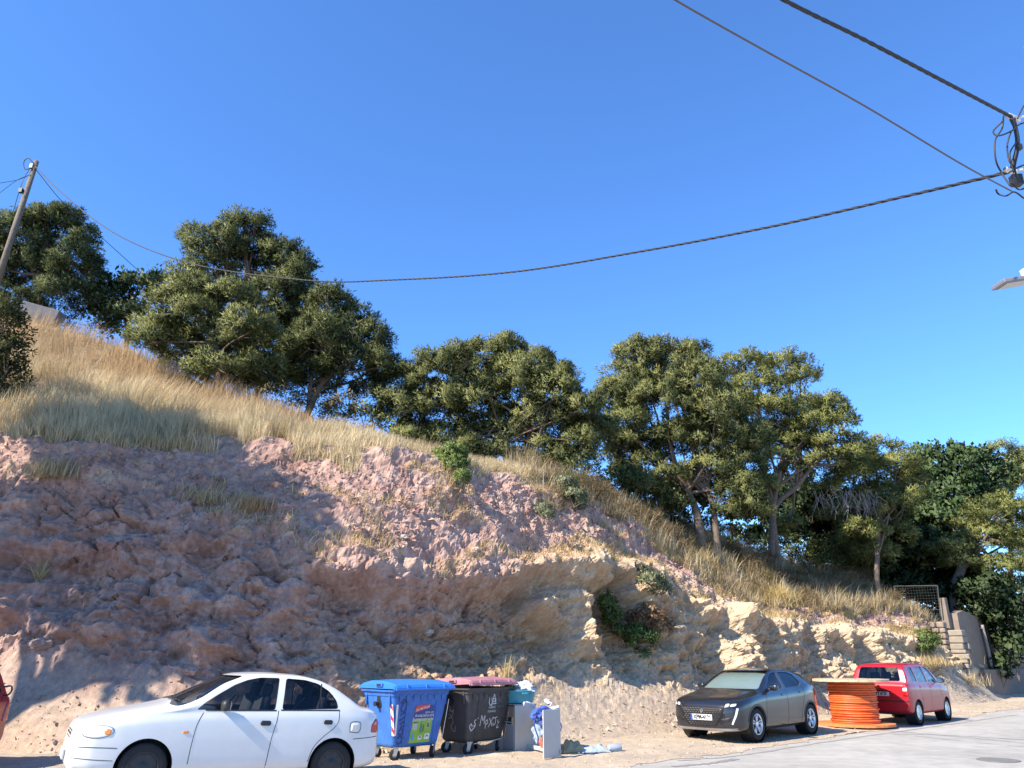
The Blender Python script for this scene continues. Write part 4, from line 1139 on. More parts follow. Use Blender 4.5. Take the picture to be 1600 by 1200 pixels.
        boxobj('mirror_glass', (mx + .052, sg * (yb + .11), mz + .07), (.004, .15, .095), chrome, inner)
        boxobj('mirror_stalk', (mx, sg * (yb + .01), mz + .03), (.06, .10, .04), blackp, inner, None, .01)
        # inner wheel housings
        for xw in (c['xf'], c['xr']):
            m = MB(); m.lathe([(R + .04, sg * (W / 2 - .31)), (R + .04, sg * (W / 2 - .035))], 36, 'y', (xw, 0, R)); m.build('wheel_housing', trimk, inner)
    CARS.append((root, inner, L))
    boxobj('floor_pan', (L / 2, 0, .24), (L * .78, W * .6, .06), trimk, inner)
    return root, inner, car

# --- white sedan
whitep = principled('white_paint', (.62, .62, .61), rough=.28, coat=.6, noise=.07, nscale=2.5)
cfg_sedan = dict(L=3.98, W=1.62, R=.285, xf=.85, xr=3.25, tw=.175, rimstyle='cap', rim=blacksteel, paint=whitep, gap=.05,
    plan=[(0, .60), (.03, .74), (.10, .85), (.28, .945), (.6, .985), (1.3, 1), (2.8, 1), (3.4, .985), (3.7, .945), (3.88, .87), (3.95, .77), (3.98, .64)],
    bottom=[(0, .32), (.06, .25), (.4, .21), (3.5, .21), (3.88, .25), (3.98, .32)],
    belt=[(0, .52), (.05, .66), (.25, .77), (.6, .845), (1.0, .895), (1.4, .925), (2.3, .945), (3.2, .972), (3.6, .955), (3.85, .90), (3.95, .80), (3.98, .60)],
    top=[(0, .56), (.03, .71), (.10, .80), (.3, .872), (.6, .94), (.9, 1.0), (1.06, 1.04), (1.2, 1.10), (1.45, 1.225), (1.75, 1.36), (2.0, 1.415), (2.3, 1.432), (2.7, 1.42), (3.0, 1.375), (3.25, 1.28), (3.45, 1.165), (3.68, 1.03), (3.82, .995), (3.92, .94), (3.965, .82), (3.98, .62)],
    roofw=[(0, .55), (.1, .74), (.4, .83), (.95, .88), (1.2, .915), (1.45, .89), (1.75, .79), (2.0, .715), (2.5, .69), (3.0, .71), (3.3, .77), (3.6, .83), (3.85, .80), (3.98, .55)],
    crown=[(0, .02), (.5, .045), (.95, .06), (1.2, .10), (1.45, .125), (1.75, .085), (2.05, .045), (3.0, .045), (3.5, .045), (3.9, .03), (3.98, .01)],
    cab=(1.22, 3.58),
    windows=[([(1.37, .952), (2.385, .962), (2.44, 1.365), (2.17, 1.362), (2.0, 1.328), (1.83, 1.262), (1.62, 1.14), (1.46, 1.035)], .03), ([(2.475, .965), (3.275, .985), (3.25, 1.09), (3.15, 1.21), (2.99, 1.305), (2.80, 1.35), (2.53, 1.363)], .04)],
    screen=dict(poly=[(-.745, .985), (-.4, 1.045), (0, 1.06), (.4, 1.045), (.745, .985), (.715, 1.09), (.565, 1.378), (-.565, 1.378), (-.715, 1.09)], x0=1.02, x1=2.0, gx=(1.14, 1.98)),
    rear=dict(poly=[(-.56, 1.06), (.56, 1.06), (.47, 1.31), (-.47, 1.31)], x0=2.95, x1=3.72, gx=(3.1, 3.66)),
    sideglass=[(1.33, 2.44, False), (2.45, 3.02, False), (3.03, 3.34, False)],
    seats=[(1.95, (-.36, .36)), (2.75, (-.36, .36))], dash=1.50, dashz=.88,
    gaps=[[(1.36, .32), (1.37, .55), (1.40, .78), (1.46, .92)], [(2.34, .26), (2.37, .60), (2.41, .80), (2.43, .955)], [(3.285, .97), (3.28, .83), (3.22, .74), (3.08, .63), (2.96, .50), (2.90, .32)],
          [(3.52, .60), (3.74, .615), (3.90, .63)], [(.08, .52), (.36, .515), (.52, .51)], [(3.46, .69), (3.60, .69), (3.61, .81), (3.47, .81), (3.46, .69)]],
    handles=[(2.27, .80, .068, .030), (3.13, .815, .062, .028)], handlem=trimk, mirror=(1.70, .94), mirrorm=blackp)
def place(cfg, pf, pr, near):
    """centre and heading from the contact points of the front and rear wheels on the near side"""
    d = (pr - pf).normalized(); nrm = Vector((-d.y, d.x)) * near
    mid = pf + d * ((cfg['L'] / 2) - cfg['xf'])
    ctr = mid + nrm * (cfg['W'] / 2 - cfg['tw'])
    return (ctr.x, ctr.y, .012), math.atan2(d.y, d.x)
hd = math.radians(31)
lo = (-4.95 + (1.99 - .85) * math.cos(hd), 11.13 + (1.99 - .85) * math.sin(hd), .085)
root, inner, car = build_car('sedan_car', 'white four-door sedan parked in front of the bank at the left', cfg_sedan, lo, hd)
root.rotation_euler = (0, math.radians(2.4), hd)            # it stands nose uphill
for sg in (-1, 1):
    el = [(.28 + .165 * math.cos(t) + .02 * math.sin(t), .69 + .066 * math.sin(t) + .004 * math.cos(t)) for t in np.linspace(0, 2 * math.pi, 18, endpoint=False)]
    car.patch('lamp_surround', [(.28 + (x - .28) * 1.06, .69 + (z - .69) * 1.13) for x, z in el], steelcap, inner, 'side', sg, .002, 4, .01, 2)
    hl = car.patch('headlight', el, lampw, inner, 'side', sg, .006, 5, .01, 2)
    car.patch('indicator', [(.385 + .04 * math.cos(t), .69 + .036 * math.sin(t)) for t in np.linspace(0, 6.28, 10, endpoint=False)], lampo, inner, 'side', sg, .009, 3, .01, 2)
    car.patch('side_repeater', rounded([(1.24, .675), (1.31, .675), (1.31, .705), (1.24, .705)], .012), lampo, inner, 'side', sg, .006, 2, .01, 2)
    car.patch('tail_light', rounded([(3.79, .68), (3.93, .68), (3.93, .80), (3.88, .87), (3.80, .78)], .03), lampr, inner, 'side', sg, .005, 3, .01, 3)
    car.patch('fuel_flap' if sg < 0 else 'rear_quarter_plate', rounded([(3.472, .698), (3.592, .698), (3.60, .802), (3.482, .802)], .02), whitep, inner, 'side', sg, .003, 2, .01, 2)
    for (x0, x1, z) in ((1.48, 2.40, .949), (2.46, 3.29, .962)): car.strip('window_seal', [(x0, z), (x1, z + .008)], .016, trimk, inner, 'side', sg, .004)
    car.strip('bumper_crease', [(.05, .40), (.25, .385), (.50, .37)], .008, seamm, inner, 'side', sg, .002)
    m = MB(); m.box((3.015, sg * (car.side(3.015, 1.13) - .008), 1.135), (.016, .012, .34), Matrix.Rotation(-.03, 3, 'Y')); m.build('quarter_bar', blackp, inner)
car.patch('grille', rounded([(-.35, .60), (.35, .60), (.33, .68), (-.33, .68)], .03), trimk, inner, 'front', 1, .004, 3, .02, 4)
boxobj('number_plate', (-.018, 0, .40), (.02, .52, .11), platew, inner)
for wp in ([(1.10, -.15, 1.05), (1.16, -.5, 1.06)], [(1.10, .35, 1.05), (1.16, 0, 1.09)]):
    m = MB(); m.tube(wp, .010, 5); m.build('wiper', blackp, inner)
m = MB(); m.tube([(3.0, .0, 1.10), (2.45, -.55, .70)], .012, 4); m.build('seat_belt', principled('belt_grey', (.25, .25, .26), rough=.8), inner)

# --- dark grey hatchback
greyp_ = principled('graphite_paint', (.011, .012, .017), rough=.25, metal=0.0, coat=.8)
cfg_hatch = dict(L=4.055, W=1.745, R=.322, xf=.83, xr=3.37, tw=.20, rimstyle='spoke', rim=alloy, paint=greyp_, gap=.04,
    plan=[(0, .50), (.03, .68), (.12, .84), (.35, .95), (.7, .99), (1.3, .985), (2.6, .985), (3.2, 1), (3.6, .97), (3.9, .88), (4.02, .78), (4.055, .66)],
    bottom=[(0, .27), (.08, .20), (.4, .18), (3.5, .20), (3.9, .27), (4.055, .36)],
    belt=[(0, .56), (.05, .66), (.25, .76), (.6, .84), (1.0, .90), (1.4, .93), (2.2, .955), (3.0, 1.0), (3.5, 1.04), (3.8, 1.02), (3.98, .95), (4.055, .72)],
    top=[(0, .60), (.03, .70), (.10, .77), (.3, .85), (.7, .925), (1.05, .985), (1.18, 1.03), (1.4, 1.15), (1.7, 1.30), (2.0, 1.395), (2.35, 1.43), (2.8, 1.425), (3.2, 1.385), (3.5, 1.325), (3.7, 1.22), (3.9, 1.06), (4.0, .97), (4.055, .75)],
    roofw=[(0, .50), (.1, .72), (.4, .84), (1.0, .885), (1.2, .87), (1.5, .80), (2.0, .71), (2.6, .695), (3.2, .69), (3.6, .70), (3.9, .76), (4.055, .6)],
    crown=[(0, .02), (.5, .04), (1.1, .045), (1.5, .05), (2.2, .055), (3.3, .055), (3.8, .04), (4.055, .01)],
    cab=(1.18, 3.72),
    windows=[([(1.42, .985), (2.20, 1.0), (2.20, 1.335), (2.02, 1.328), (1.80, 1.245)], .03), ([(2.32, 1.005), (2.98, 1.035), (3.14, 1.10), (2.98, 1.29), (2.75, 1.335), (2.32, 1.342)], .03)],
    screen=dict(poly=[(-.72, 1.005), (.72, 1.005), (.585, 1.37), (-.585, 1.37)], x0=.98, x1=2.1, gx=(1.14, 2.06)),
    rear=dict(poly=[(-.5, 1.08), (.5, 1.08), (.46, 1.30), (-.46, 1.30)], x0=3.2, x1=4.0, gx=(3.45, 3.95)),
    sideglass=[(1.36, 2.25, False), (2.27, 3.2, True)],
    seats=[(2.0, (-.38, .38)), (2.75, (-.38, .38))], dash=1.5, dashz=.90,
    gaps=[[(1.22, .30), (1.25, .6), (1.32, .86), (1.38, .95)], [(2.22, .26), (2.26, .62), (2.27, .98)], [(3.10, 1.03), (3.10, .85), (3.0, .68), (2.92, .5), (2.88, .30)], [(.30, .80), (.8, .885), (1.2, .935)]],
    handles=[(2.08, .875, .085, .018), (2.94, .905, .085, .018)], handlem=greyp_, mirror=(1.55, .965), mirrorm=greyp_,
    strips=[([(1.05, .235), (2.0, .225), (3.0, .235)], .05, blackp)], rglass=glass_dark)
lo, hd = (5.49, 19.27, .05), math.radians(45)
root, inner, car = build_car('hatchback_car', 'dark grey hatchback with a silver sunshade behind its windscreen', cfg_hatch, lo, hd)
car.pane('sunshade', 1.24, 1.96, 8.3, 11, shade, inner, True, inset=.055, nx=14)
car.patch('grille', rounded([(-.54, .66), (.54, .66), (.48, .50), (.33, .30), (-.33, .30), (-.48, .50)], .05), trimk, inner, 'front', 1, .006, 6, .02, 5)
for r in range(9):
    z = .64 - r * .040
    hw_ = np.interp(z, [.30, .50, .66], [.31, .46, .52])
    for q in range(-7, 8):
        y = q * .068 + (.034 if r % 2 else 0)
        if abs(y) > hw_ - .03 or (abs(y) < .28 and .40 < z < .53): continue
        boxobj('grille_dash', (car.end(y, z, True, .008), y, z), (.008, .034, .010), chrome, inner)
m = MB(); m.lathe([(.045, -.012), (.045, .0), (.03, .006), (.001, .008)], 6, 'x'); b_ = m.build('badge', chrome, inner); b_.location = (car.end(0, .60, True, .012), 0, .60); b_.scale = (-1, .8, 1.2)
xp = car.end(.2, .47, True, .02)
boxobj('number_plate', (xp, 0, .465), (.02, .52, .115), platew, inner, None, .004)
boxobj('plate_band', (xp - .0115, .236, .465), (.002, .045, .108), plateb, inner)
MF = Matrix(((0, 0, -1, 0), (-1, 0, 0, 0), (0, 1, 0, 0), (0, 0, 0, 1)))          # text facing the front (-x)
text_mesh('XPM-4136', .112, inkm, 'plate_text', inner, Matrix.Translation((xp - .012, -.025, .465)) @ MF @ Matrix.Scale(.88, 4, (1, 0, 0)), .001, .004)
for sg in (-1, 1):
    car.patch('headlight', [(sg * .50, .66), (sg * .54, .745), (sg * .70, .775), (sg * .79, .79), (sg * .775, .70), (sg * .64, .655)], trimk, inner, 'front', 1, .006, 5, .02, 5)
    for (y0, y1) in ((.555, .625), (.66, .735)):
        car.patch('headlight_lens', rounded([(sg * y0, .685), (sg * y1, .695), (sg * (y1 + .01), .745), (sg * (y0 + .01), .735)], .015), lampw, inner, 'front', 1, .012, 3, .01, 3)
    car.strip('daytime_light', [(sg * .765, .655), (sg * .735, .50), (sg * .675, .345)], .028, lampw, inner, 'front', 1, .010)
    car.patch('lower_intake', rounded([(sg * .44, .44), (sg * .66, .47), (sg * .64, .40), (sg * .46, .38)], .02), trimk, inner, 'front', 1, .004, 3, .02, 3)
    car.patch('tail_light', rounded([(3.82, .84), (4.0, .84), (3.98, .93), (3.80, .95)], .02), lampr, inner, 'side', sg, .006, 3, .01, 3)
    for xw in (cfg_hatch['xf'], cfg_hatch['xr']):
        pts = [(xw + math.cos(a) * (.322 + .062), .322 + math.sin(a) * (.322 + .062)) for a in np.linspace(.15, math.pi - .15, 9)]
        car.strip('wheel_arch_trim', pts, .035, trimk, inner, 'side', sg, .004)
car.strip('bumper_lip', [(-.74, .245), (-.4, .235), (0, .232), (.4, .235), (.74, .245)], .05, principled('silver_lip', (.42, .43, .46), rough=.3, metal=.6), inner, 'front', 1, .008)
boxobj('rear_view_mirror', (1.86, 0, 1.27), (.04, .22, .07), blackp, inner, None, .02)
boxobj('spoiler', (3.66, 0, 1.325), (.26, 1.05, .03), greyp_, inner, Matrix.Rotation(.18, 3, 'Y').to_4x4(), .012)

# --- red small hatchback, seen from behind
redp = principled('red_paint', (.36, .010, .02), rough=.3, coat=.35)
cfg_panda = dict(L=3.54, W=1.58, R=.285, xf=.66, xr=2.96, tw=.165, rimstyle='cap', rim=alloy, paint=redp, gap=.045,
    plan=[(0, .62), (.03, .76), (.1, .87), (.3, .955), (.6, .99), (1.2, 1), (2.9, 1), (3.3, .985), (3.46, .96), (3.52, .93), (3.54, .90)],
    bottom=[(0, .30), (.08, .24), (.4, .22), (3.2, .23), (3.48, .29), (3.54, .34)],
    belt=[(0, .60), (.04, .70), (.2, .80), (.6, .88), (.9, .93), (1.5, .96), (2.6, .99), (3.3, 1.01), (3.47, 1.0), (3.54, .93)],
    top=[(0, .64), (.03, .75), (.12, .83), (.4, .92), (.75, 1.0), (.85, 1.05), (1.05, 1.19), (1.35, 1.38), (1.6, 1.485), (1.9, 1.535), (2.5, 1.54), (3.0, 1.52), (3.22, 1.495), (3.32, 1.43), (3.42, 1.20), (3.48, 1.05), (3.52, .99), (3.54, .95)],
    roofw=[(0, .6), (.1, .78), (.4, .87), (.8, .90), (1.1, .86), (1.6, .77), (2.2, .76), (3.0, .765), (3.25, .78), (3.4, .86), (3.5, .90), (3.54, .88)],
    crown=[(0, .02), (.5, .04), (.9, .045), (1.5, .05), (2.8, .055), (3.3, .05), (3.5, .02), (3.54, .01)],
    cab=(.95, 3.40),
    windows=[([(1.16, 1.01), (1.86, 1.02), (1.86, 1.42), (1.62, 1.42), (1.42, 1.33)], .03), ([(1.95, 1.02), (2.62, 1.03), (2.62, 1.43), (1.95, 1.43)], .03), ([(2.72, 1.04), (3.08, 1.06), (3.02, 1.40), (2.72, 1.42)], .04)],
    screen=dict(poly=[(-.64, 1.06), (.64, 1.06), (.54, 1.44), (-.54, 1.44)], x0=.76, x1=1.7, gx=(.9, 1.6)),
    rear=dict(poly=[(-.57, 1.07), (.57, 1.07), (.50, 1.42), (-.50, 1.42)], x0=2.9, x1=3.52, gx=(3.24, 3.50)),
    sideglass=[(1.10, 1.90, False), (1.91, 2.66, False), (2.68, 3.14, True)],
    seats=[(1.55, (-.34, .34)), (2.4, (-.34, .34))], dash=1.2, dashz=.93,
    gaps=[[(1.0, .34), (1.02, .7), (1.08, .96)], [(1.90, .30), (1.905, .70), (1.91, 1.0)], [(2.70, 1.02), (2.68, .80), (2.62, .62), (2.56, .34)]],
    handles=[(1.78, .90, .07, .022), (2.58, .92, .07, .022)], handlem=redp, mirror=(1.18, .99), mirrorm=blackp,
    strips=[([(1.02, .60), (1.9, .60), (2.58, .605)], .045, redp)])
lo, hd = (11.29, 23.85, .045), math.radians(225)
root, inner, car = build_car('hatchback_car', 'small red hatchback seen from behind next to the cable drum', cfg_panda, lo, hd)
ML = Matrix(((0, 0, 1, 0), (1, 0, 0, 0), (0, 1, 0, 0), (0, 0, 0, 1)))            # text facing the rear (+x)
xp = car.end(.2, .76, False, .01)
boxobj('plate_recess', (xp - .004, 0, .815), (.02, .62, .03), trimk, inner, None, .006)
boxobj('number_plate', (xp, 0, .745), (.02, .50, .105), platew, inner, None, .003)
boxobj('plate_band', (xp + .0115, -.228, .745), (.002, .042, .10), plateb, inner)
text_mesh('ZYY-8606', .10, inkm, 'plate_text', inner, Matrix.Translation((xp + .012, .025, .745)) @ ML @ Matrix.Scale(.92, 4, (1, 0, 0)), .001, .004)
m = MB(); m.lathe([(.05, 0), (.05, .01), (.001, .014)], 20, 'x', (car.end(0, .92, False, .004), 0, .92)); m.build('badge', chrome, inner)
for sg in (-1, 1):
    car.patch('tail_light', rounded([(sg * .60, .70), (sg * .735, .70), (sg * .735, 1.02), (sg * .69, 1.03), (sg * .62, .90)], .02), lampr, inner, 'rear', 1, .010, 4, .02, 4)
    car.patch('reversing_light', rounded([(sg * .62, .82), (sg * .725, .82), (sg * .725, .91), (sg * .63, .90)], .015), lampw, inner, 'rear', 1, .016, 3, .01, 3)
    car.patch('headlight', rounded([(.05, .66), (.26, .70), (.26, .80), (.10, .78)], .02), lampw, inner, 'side', sg, .006, 3, .01, 3)
    m = MB(); m.tube([(1.7, sg * .56, 1.545), (2.3, sg * .56, 1.565), (2.95, sg * .55, 1.545)], .014, 6); m.build('roof_rail', blackp, inner)
car.strip('bumper_strip', [(-.76, .565), (-.4, .565), (0, .565), (.4, .565), (.76, .565)], .04, blackp, inner, 'rear', 1, .008)
car.strip('tailgate_gap', [(-.66, .655), (0, .655), (.66, .655)], .010, seamm, inner, 'rear', 1, .003)
boxobj('rear_wiper', (car.end(.1, 1.10, False, .01), .12, 1.105), (.012, .36, .016), blackp, inner, Matrix.Rotation(.12, 3, 'X').to_4x4())

# --- red hatchback whose tail just enters the picture at the left
cfg_red = dict(cfg_panda); cfg_red['paint'] = principled('dark_red_paint', (.36, .012, .02), rough=.25, coat=.8); cfg_red['handlem'] = cfg_red['paint']
cfg_red['strips'] = []; cfg_red['rglass'] = glass_dark
root, inner, car = build_car('hatchback_car', 'red car at the left edge, only its tail in view', cfg_red, (-9.80, 12.55, .10), math.radians(2))
for sg in (-1, 1):
    car.patch('tail_light', rounded([(sg * .58, .66), (sg * .74, .66), (sg * .74, 1.0), (sg * .66, 1.02)], .02), lampr, inner, 'rear', 1, .012, 4, .02, 4)
m = MB(); m.tube(smoothpath([(3.46, .60, 1.16), (3.56, .62, 1.17), (3.58, .62, 1.10), (3.54, .61, 1.04), (3.46, .60, 1.04)], 5), .014, 6); m.build('tailgate_handle', blackp, inner, True)

# --- white car whose corner just enters the picture at the right
cfg_w = dict(cfg_panda); cfg_w['paint'] = principled('bright_white_paint', (.66, .66, .66), rough=.3, coat=.5); cfg_w['handlem'] = cfg_w['paint']; cfg_w['mirrorm'] = cfg_w['paint']; cfg_w['strips'] = []
root, inner, car = build_car('hatchback_car', 'white car at the bottom right corner, only its edge in view', cfg_w, (7.32, 8.95, .012), math.radians(45))

for root, inner, L in CARS:                                 # parts hang directly on the car
    for ch in list(inner.children):
        ch.parent = root; ch.location = ch.location + Vector((-L / 2, 0, 0))
    bpy.data.objects.remove(inner)
# ------------------------------------------------------------------ waste bins
FWD = Vector((.7071, .7071, 0)); INW = Vector((-.7071, .7071, 0))            # along the road, into the bank
def stroke(name, pts, wid, mat, parent, M, ext=.002):
    """painted line: a thin raised ribbon in the plane of M (x right, y up)"""
    P = smoothpath([(p[0], p[1], 0) for p in pts], 6) if len(pts) > 2 else [Vector((p[0], p[1], 0)) for p in pts]
    V, Fc = [], []
    for i, p in enumerate(P):
        d = P[min(i + 1, len(P) - 1)] - P[max(i - 1, 0)]
        d = d.normalized() if d.length else Vector((1, 0, 0)); nn = Vector((-d.y, d.x, 0)) * wid / 2
        for q in (p + nn, p - nn): V.append(M @ Vector((q.x, q.y, ext)))
        if i: Fc.append((2 * i - 2, 2 * i - 1, 2 * i + 1, 2 * i))
    return pyobj(name, V, Fc, mat, parent)
def flat(name, poly, mat, parent, M, h=.003):
    n = len(poly); V = [M @ Vector((p[0], p[1], h)) for p in poly] + [M @ Vector((p[0], p[1], 0)) for p in poly]
    Fc = [tuple(range(n))] + [(k, n + k, n + (k + 1) % n, (k + 1) % n) for k in range(n)]
    return pyobj(name, V, Fc, mat, parent)
BW, BD, BH0, BH1 = 1.22, .98, .20, 1.13                    # top width, top depth, underside and rim height
TAPX, TAPY = .13, .16                                      # how much the sides draw in at the bottom
def bin_container(label, loc, rz, body, lidm, lid_open, details):
    """four-wheeled waste container; local x along its front, y into the bank, front face at -y"""
    root = empty('waste_bin', loc, rz); tag(root, label, 'bin', 'four-wheeled waste bins')
    def ring(z, g=0.0):
        t = (z - BH0) / (BH1 - BH0); w_, d_ = (BW - TAPX * 2 * (1 - t)) / 2 + g, (BD - TAPY * 2 * (1 - t)) / 2 + g
        r = .07; pts = []
        for cx, cy, a0 in ((w_ - r, d_ - r, 0), (-w_ + r, d_ - r, 90), (-w_ + r, -d_ + r, 180), (w_ - r, -d_ + r, 270)):
            for k in range(5):
                a = math.radians(a0 + k * 22.5); pts.append((cx + r * math.cos(a), cy + r * math.sin(a), z))
        return pts
    V, Fc = [], []
    levels = [(BH0, -.05), (BH0 + .03, -.01), (BH0 + .06, 0), (.5, 0), (.8, 0), (1.02, 0), (1.03, .012), (BH1 - .03, .014), (BH1 - .03, .045), (BH1, .045), (BH1, -.02), (.35, -.03)]
    for z, g in levels: V += ring(z, g)
    for i in range(len(levels) - 1):
        for k in range(20): Fc.append((i * 20 + k, i * 20 + (k + 1) % 20, (i + 1) * 20 + (k + 1) % 20, (i + 1) * 20 + k))
    Fc.append(tuple(range(19, -1, -1))); Fc.append(tuple(11 * 20 + k for k in range(20)))
    pyobj('container', V, Fc, body, root)
    def fy(z): return -((BD - TAPY * 2 * (1 - (z - BH0) / (BH1 - BH0))) / 2)
    for k in range(7):                                      # stiffening teeth under the rim
        x = -.46 + k * .153
        V = [(x - .045, fy(1.04) - .028, 1.045), (x + .045, fy(1.04) - .028, 1.045), (x + .012, fy(.93) - .004, .93), (x - .012, fy(.93) - .004, .93),
             (x - .045, fy(1.04) + .01, 1.045), (x + .045, fy(1.04) + .01, 1.045), (x + .012, fy(.93) + .01, .93), (x - .012, fy(.93) + .01, .93)]
        pyobj('rib', V, [(0, 1, 2, 3), (7, 6, 5, 4), (0, 3, 7, 4), (1, 5, 6, 2), (0, 4, 5, 1), (3, 2, 6, 7)], body, root)
    for x in (-.30, .34):                                   # vertical pressings of the front
        V = [(x - .012, fy(.93) - .012, .93), (x + .012, fy(.93) - .012, .93), (x + .012, fy(.26) - .012, .26), (x - .012, fy(.26) - .012, .26),
             (x - .02, fy(.93) + .01, .93), (x + .02, fy(.93) + .01, .93), (x + .02, fy(.26) + .01, .26), (x - .02, fy(.26) + .01, .26)]
        pyobj('pressing', V, [(0, 1, 2, 3), (0, 3, 7, 4), (1, 5, 6, 2), (0, 4, 5, 1), (3, 2, 6, 7)], body, root)
    # lid
    lid = empty('lid', (0, BD / 2, BH1 + .02)); lid.parent = root; lid.rotation_euler = (lid_open, 0, 0)
    V, Fc = [], []
    w2 = BW / 2 + .06
    secs = [(.06, -.02, .04), (0, .0, .09), (-.25, .0, .135), (-.65, .0, .13), (-.93, .0, .095), (-1.03, .0, .06), (-1.06, -.03, .02)]
    for y, zl, zt in secs:
        for x, f in ((-w2, 0), (-w2, .5), (-w2 + .07, .93), (-.3, 1), (0, 1.04), (.3, 1), (w2 - .07, .93), (w2, .5), (w2, 0)): V.append((x, y, zl + (zt - zl) * f))
    for i in range(len(secs) - 1):
        for k in range(8): Fc.append((i * 9 + k, i * 9 + k + 1, (i + 1) * 9 + k + 1, (i + 1) * 9 + k))
        Fc.append((i * 9, (i + 1) * 9, (i + 1) * 9 + 8, i * 9 + 8))
    Fc += [tuple(range(9)), tuple(range(len(V) - 1, len(V) - 10, -1))]
    pyobj('lid_panel', V, Fc, lidm, lid)
    for x in (-.38, 0.02, .42): boxobj('lid_rib', (x, -1.055, .03), (.035, .03, .075), lidm, lid, None, .006)
    boxobj('lid_lip', (0, -1.065, -.012), (BW + .06, .045, .028), lidm, lid, None, .008)
    for sx in (-1, 1):
        boxobj('lid_grip', (sx * (w2 + .012), -.62, .06), (.03, .20, .06), lidm, lid, None, .01)
        boxobj('lid_grip_hollow', (sx * (w2 + .028), -.62, .06), (.004, .13, .035), blackp, lid)
        # lifting arm pin and its plate
        zc = .90; xs_ = sx * (BW / 2 - TAPX * (1 - (zc - BH0) / (BH1 - BH0)))
        m = MB(); m.lathe([(.075, -.01), (.075, .015), (.035, .018), (.035, .085), (.042, .088), (.042, .10), (.001, .10)], 20, 'x', (0, 0, 0))
        o = m.build('lifting_pin', blackp, root, False); o.location = (xs_, 0, zc); o.scale = (sx, 1, 1)
        boxobj('pin_plate', (xs_ + sx * .012, 0, zc + .10), (.02, .09, .16), blackp, root)
        for yy in (-.36, .36): boxobj('side_rib', (sx * (BW / 2 - .008), yy, .98), (.045, .03, .22), body, root, None, .008)
    # castors
    for sx in (-1, 1):
        for sy in (-1, 1):
            cw = empty('castor', (sx * .40, sy * .28, 0)); cw.parent = root; cw.rotation_euler = (0, 0, .5 * sx)
            m = MB(); m.lathe([(.03, -.022), (.08, -.025), (.095, -.016), (.095, .016), (.08, .025), (.03, .022)], 22, 'y', (0, 0, .095)); m.build('tyre', rubber, cw, True)
            m = MB(); m.lathe([(.04, -.028), (.001, -.028)], 14, 'y', (0, 0, .095)); m.lathe([(.04, .028), (.001, .028)], 14, 'y', (0, 0, .095)); m.build('hub', steelcap, cw)
            m = MB()
            for q in (-.034, .034): m.add([(-.025, q - .003, .08), (.025, q - .003, .08), (.07, q - .003, .215), (-.02, q - .003, .215), (-.025, q + .003, .08), (.025, q + .003, .08), (.07, q + .003, .215), (-.02, q + .003, .215)],
                                          [(0, 1, 2, 3), (7, 6, 5, 4), (0, 4, 5, 1), (1, 5, 6, 2), (2, 6, 7, 3), (3, 7, 4, 0)])
            m.box((.025, 0, .215), (.11, .08, .012)); m.build('fork', principled('galvanised', (.42, .42, .42), rough=.5, metal=.7, noise=.2), cw)
    # the plane of the front face: origin at its middle, x right, y up
    tilt = math.atan2(TAPY, BH1 - BH0)
    FM = Matrix.Translation((0, fy(.62) - .002, .62)) @ Matrix.Rotation(math.pi / 2 + tilt * .0, 4, 'X') @ Matrix.Rotation(tilt, 4, 'X')
    # the plane of the left face
    tl = math.atan2(TAPX, BH1 - BH0)
    LM = Matrix.Translation((-(BW / 2 - TAPX * (1 - (.62 - BH0) / (BH1 - BH0))) - .002, 0, .62)) @ Matrix.Rotation(-math.pi / 2, 4, 'Z') @ Matrix.Rotation(math.pi / 2, 4, 'X') @ Matrix.Rotation(tl, 4, 'X')
    details(root, FM, LM)
    return root
blueb = principled('blue_plastic', (.03, .13, .42), rough=.5, noise=.28, nscale=7, bump=.15, bscale=30)
bluel = principled('blue_lid_plastic', (.03, .17, .55), rough=.42, noise=.1, nscale=5)
dkb = principled('charcoal_plastic', (.05, .046, .047), rough=.6, noise=.35, nscale=7)
maroon = principled('faded_maroon_plastic', (.34, .15, .17), rough=.6, noise=.28, nscale=6)
tapew = principled('tape_white', (.75, .74, .72), rough=.4); taper_ = principled('tape_red', (.55, .02, .03), rough=.4)
green_s = principled('sticker_green', (.22, .42, .05), rough=.5, noise=.15, nscale=10); blue_s = principled('sticker_blue', (.02, .05, .22), rough=.5)
red_s = principled('sticker_red', (.60, .07, .04), rough=.5); white_s = principled('sticker_white', (.72, .73, .72), rough=.5); grey_s = principled('sticker_grey', (.42, .42, .42), rough=.5)
dgreen_s = principled('sticker_bottle_green', (.03, .22, .14), rough=.5); cyan_s = principled('sticker_cyan', (.03, .32, .62), rough=.5); brown_s = principled('sticker_brown', (.14, .08, .04), rough=.5)
chalk = principled('white_marker', (.62, .62, .60), rough=.7); dpaint = principled('dark_spray', (.02, .045, .16), rough=.6)
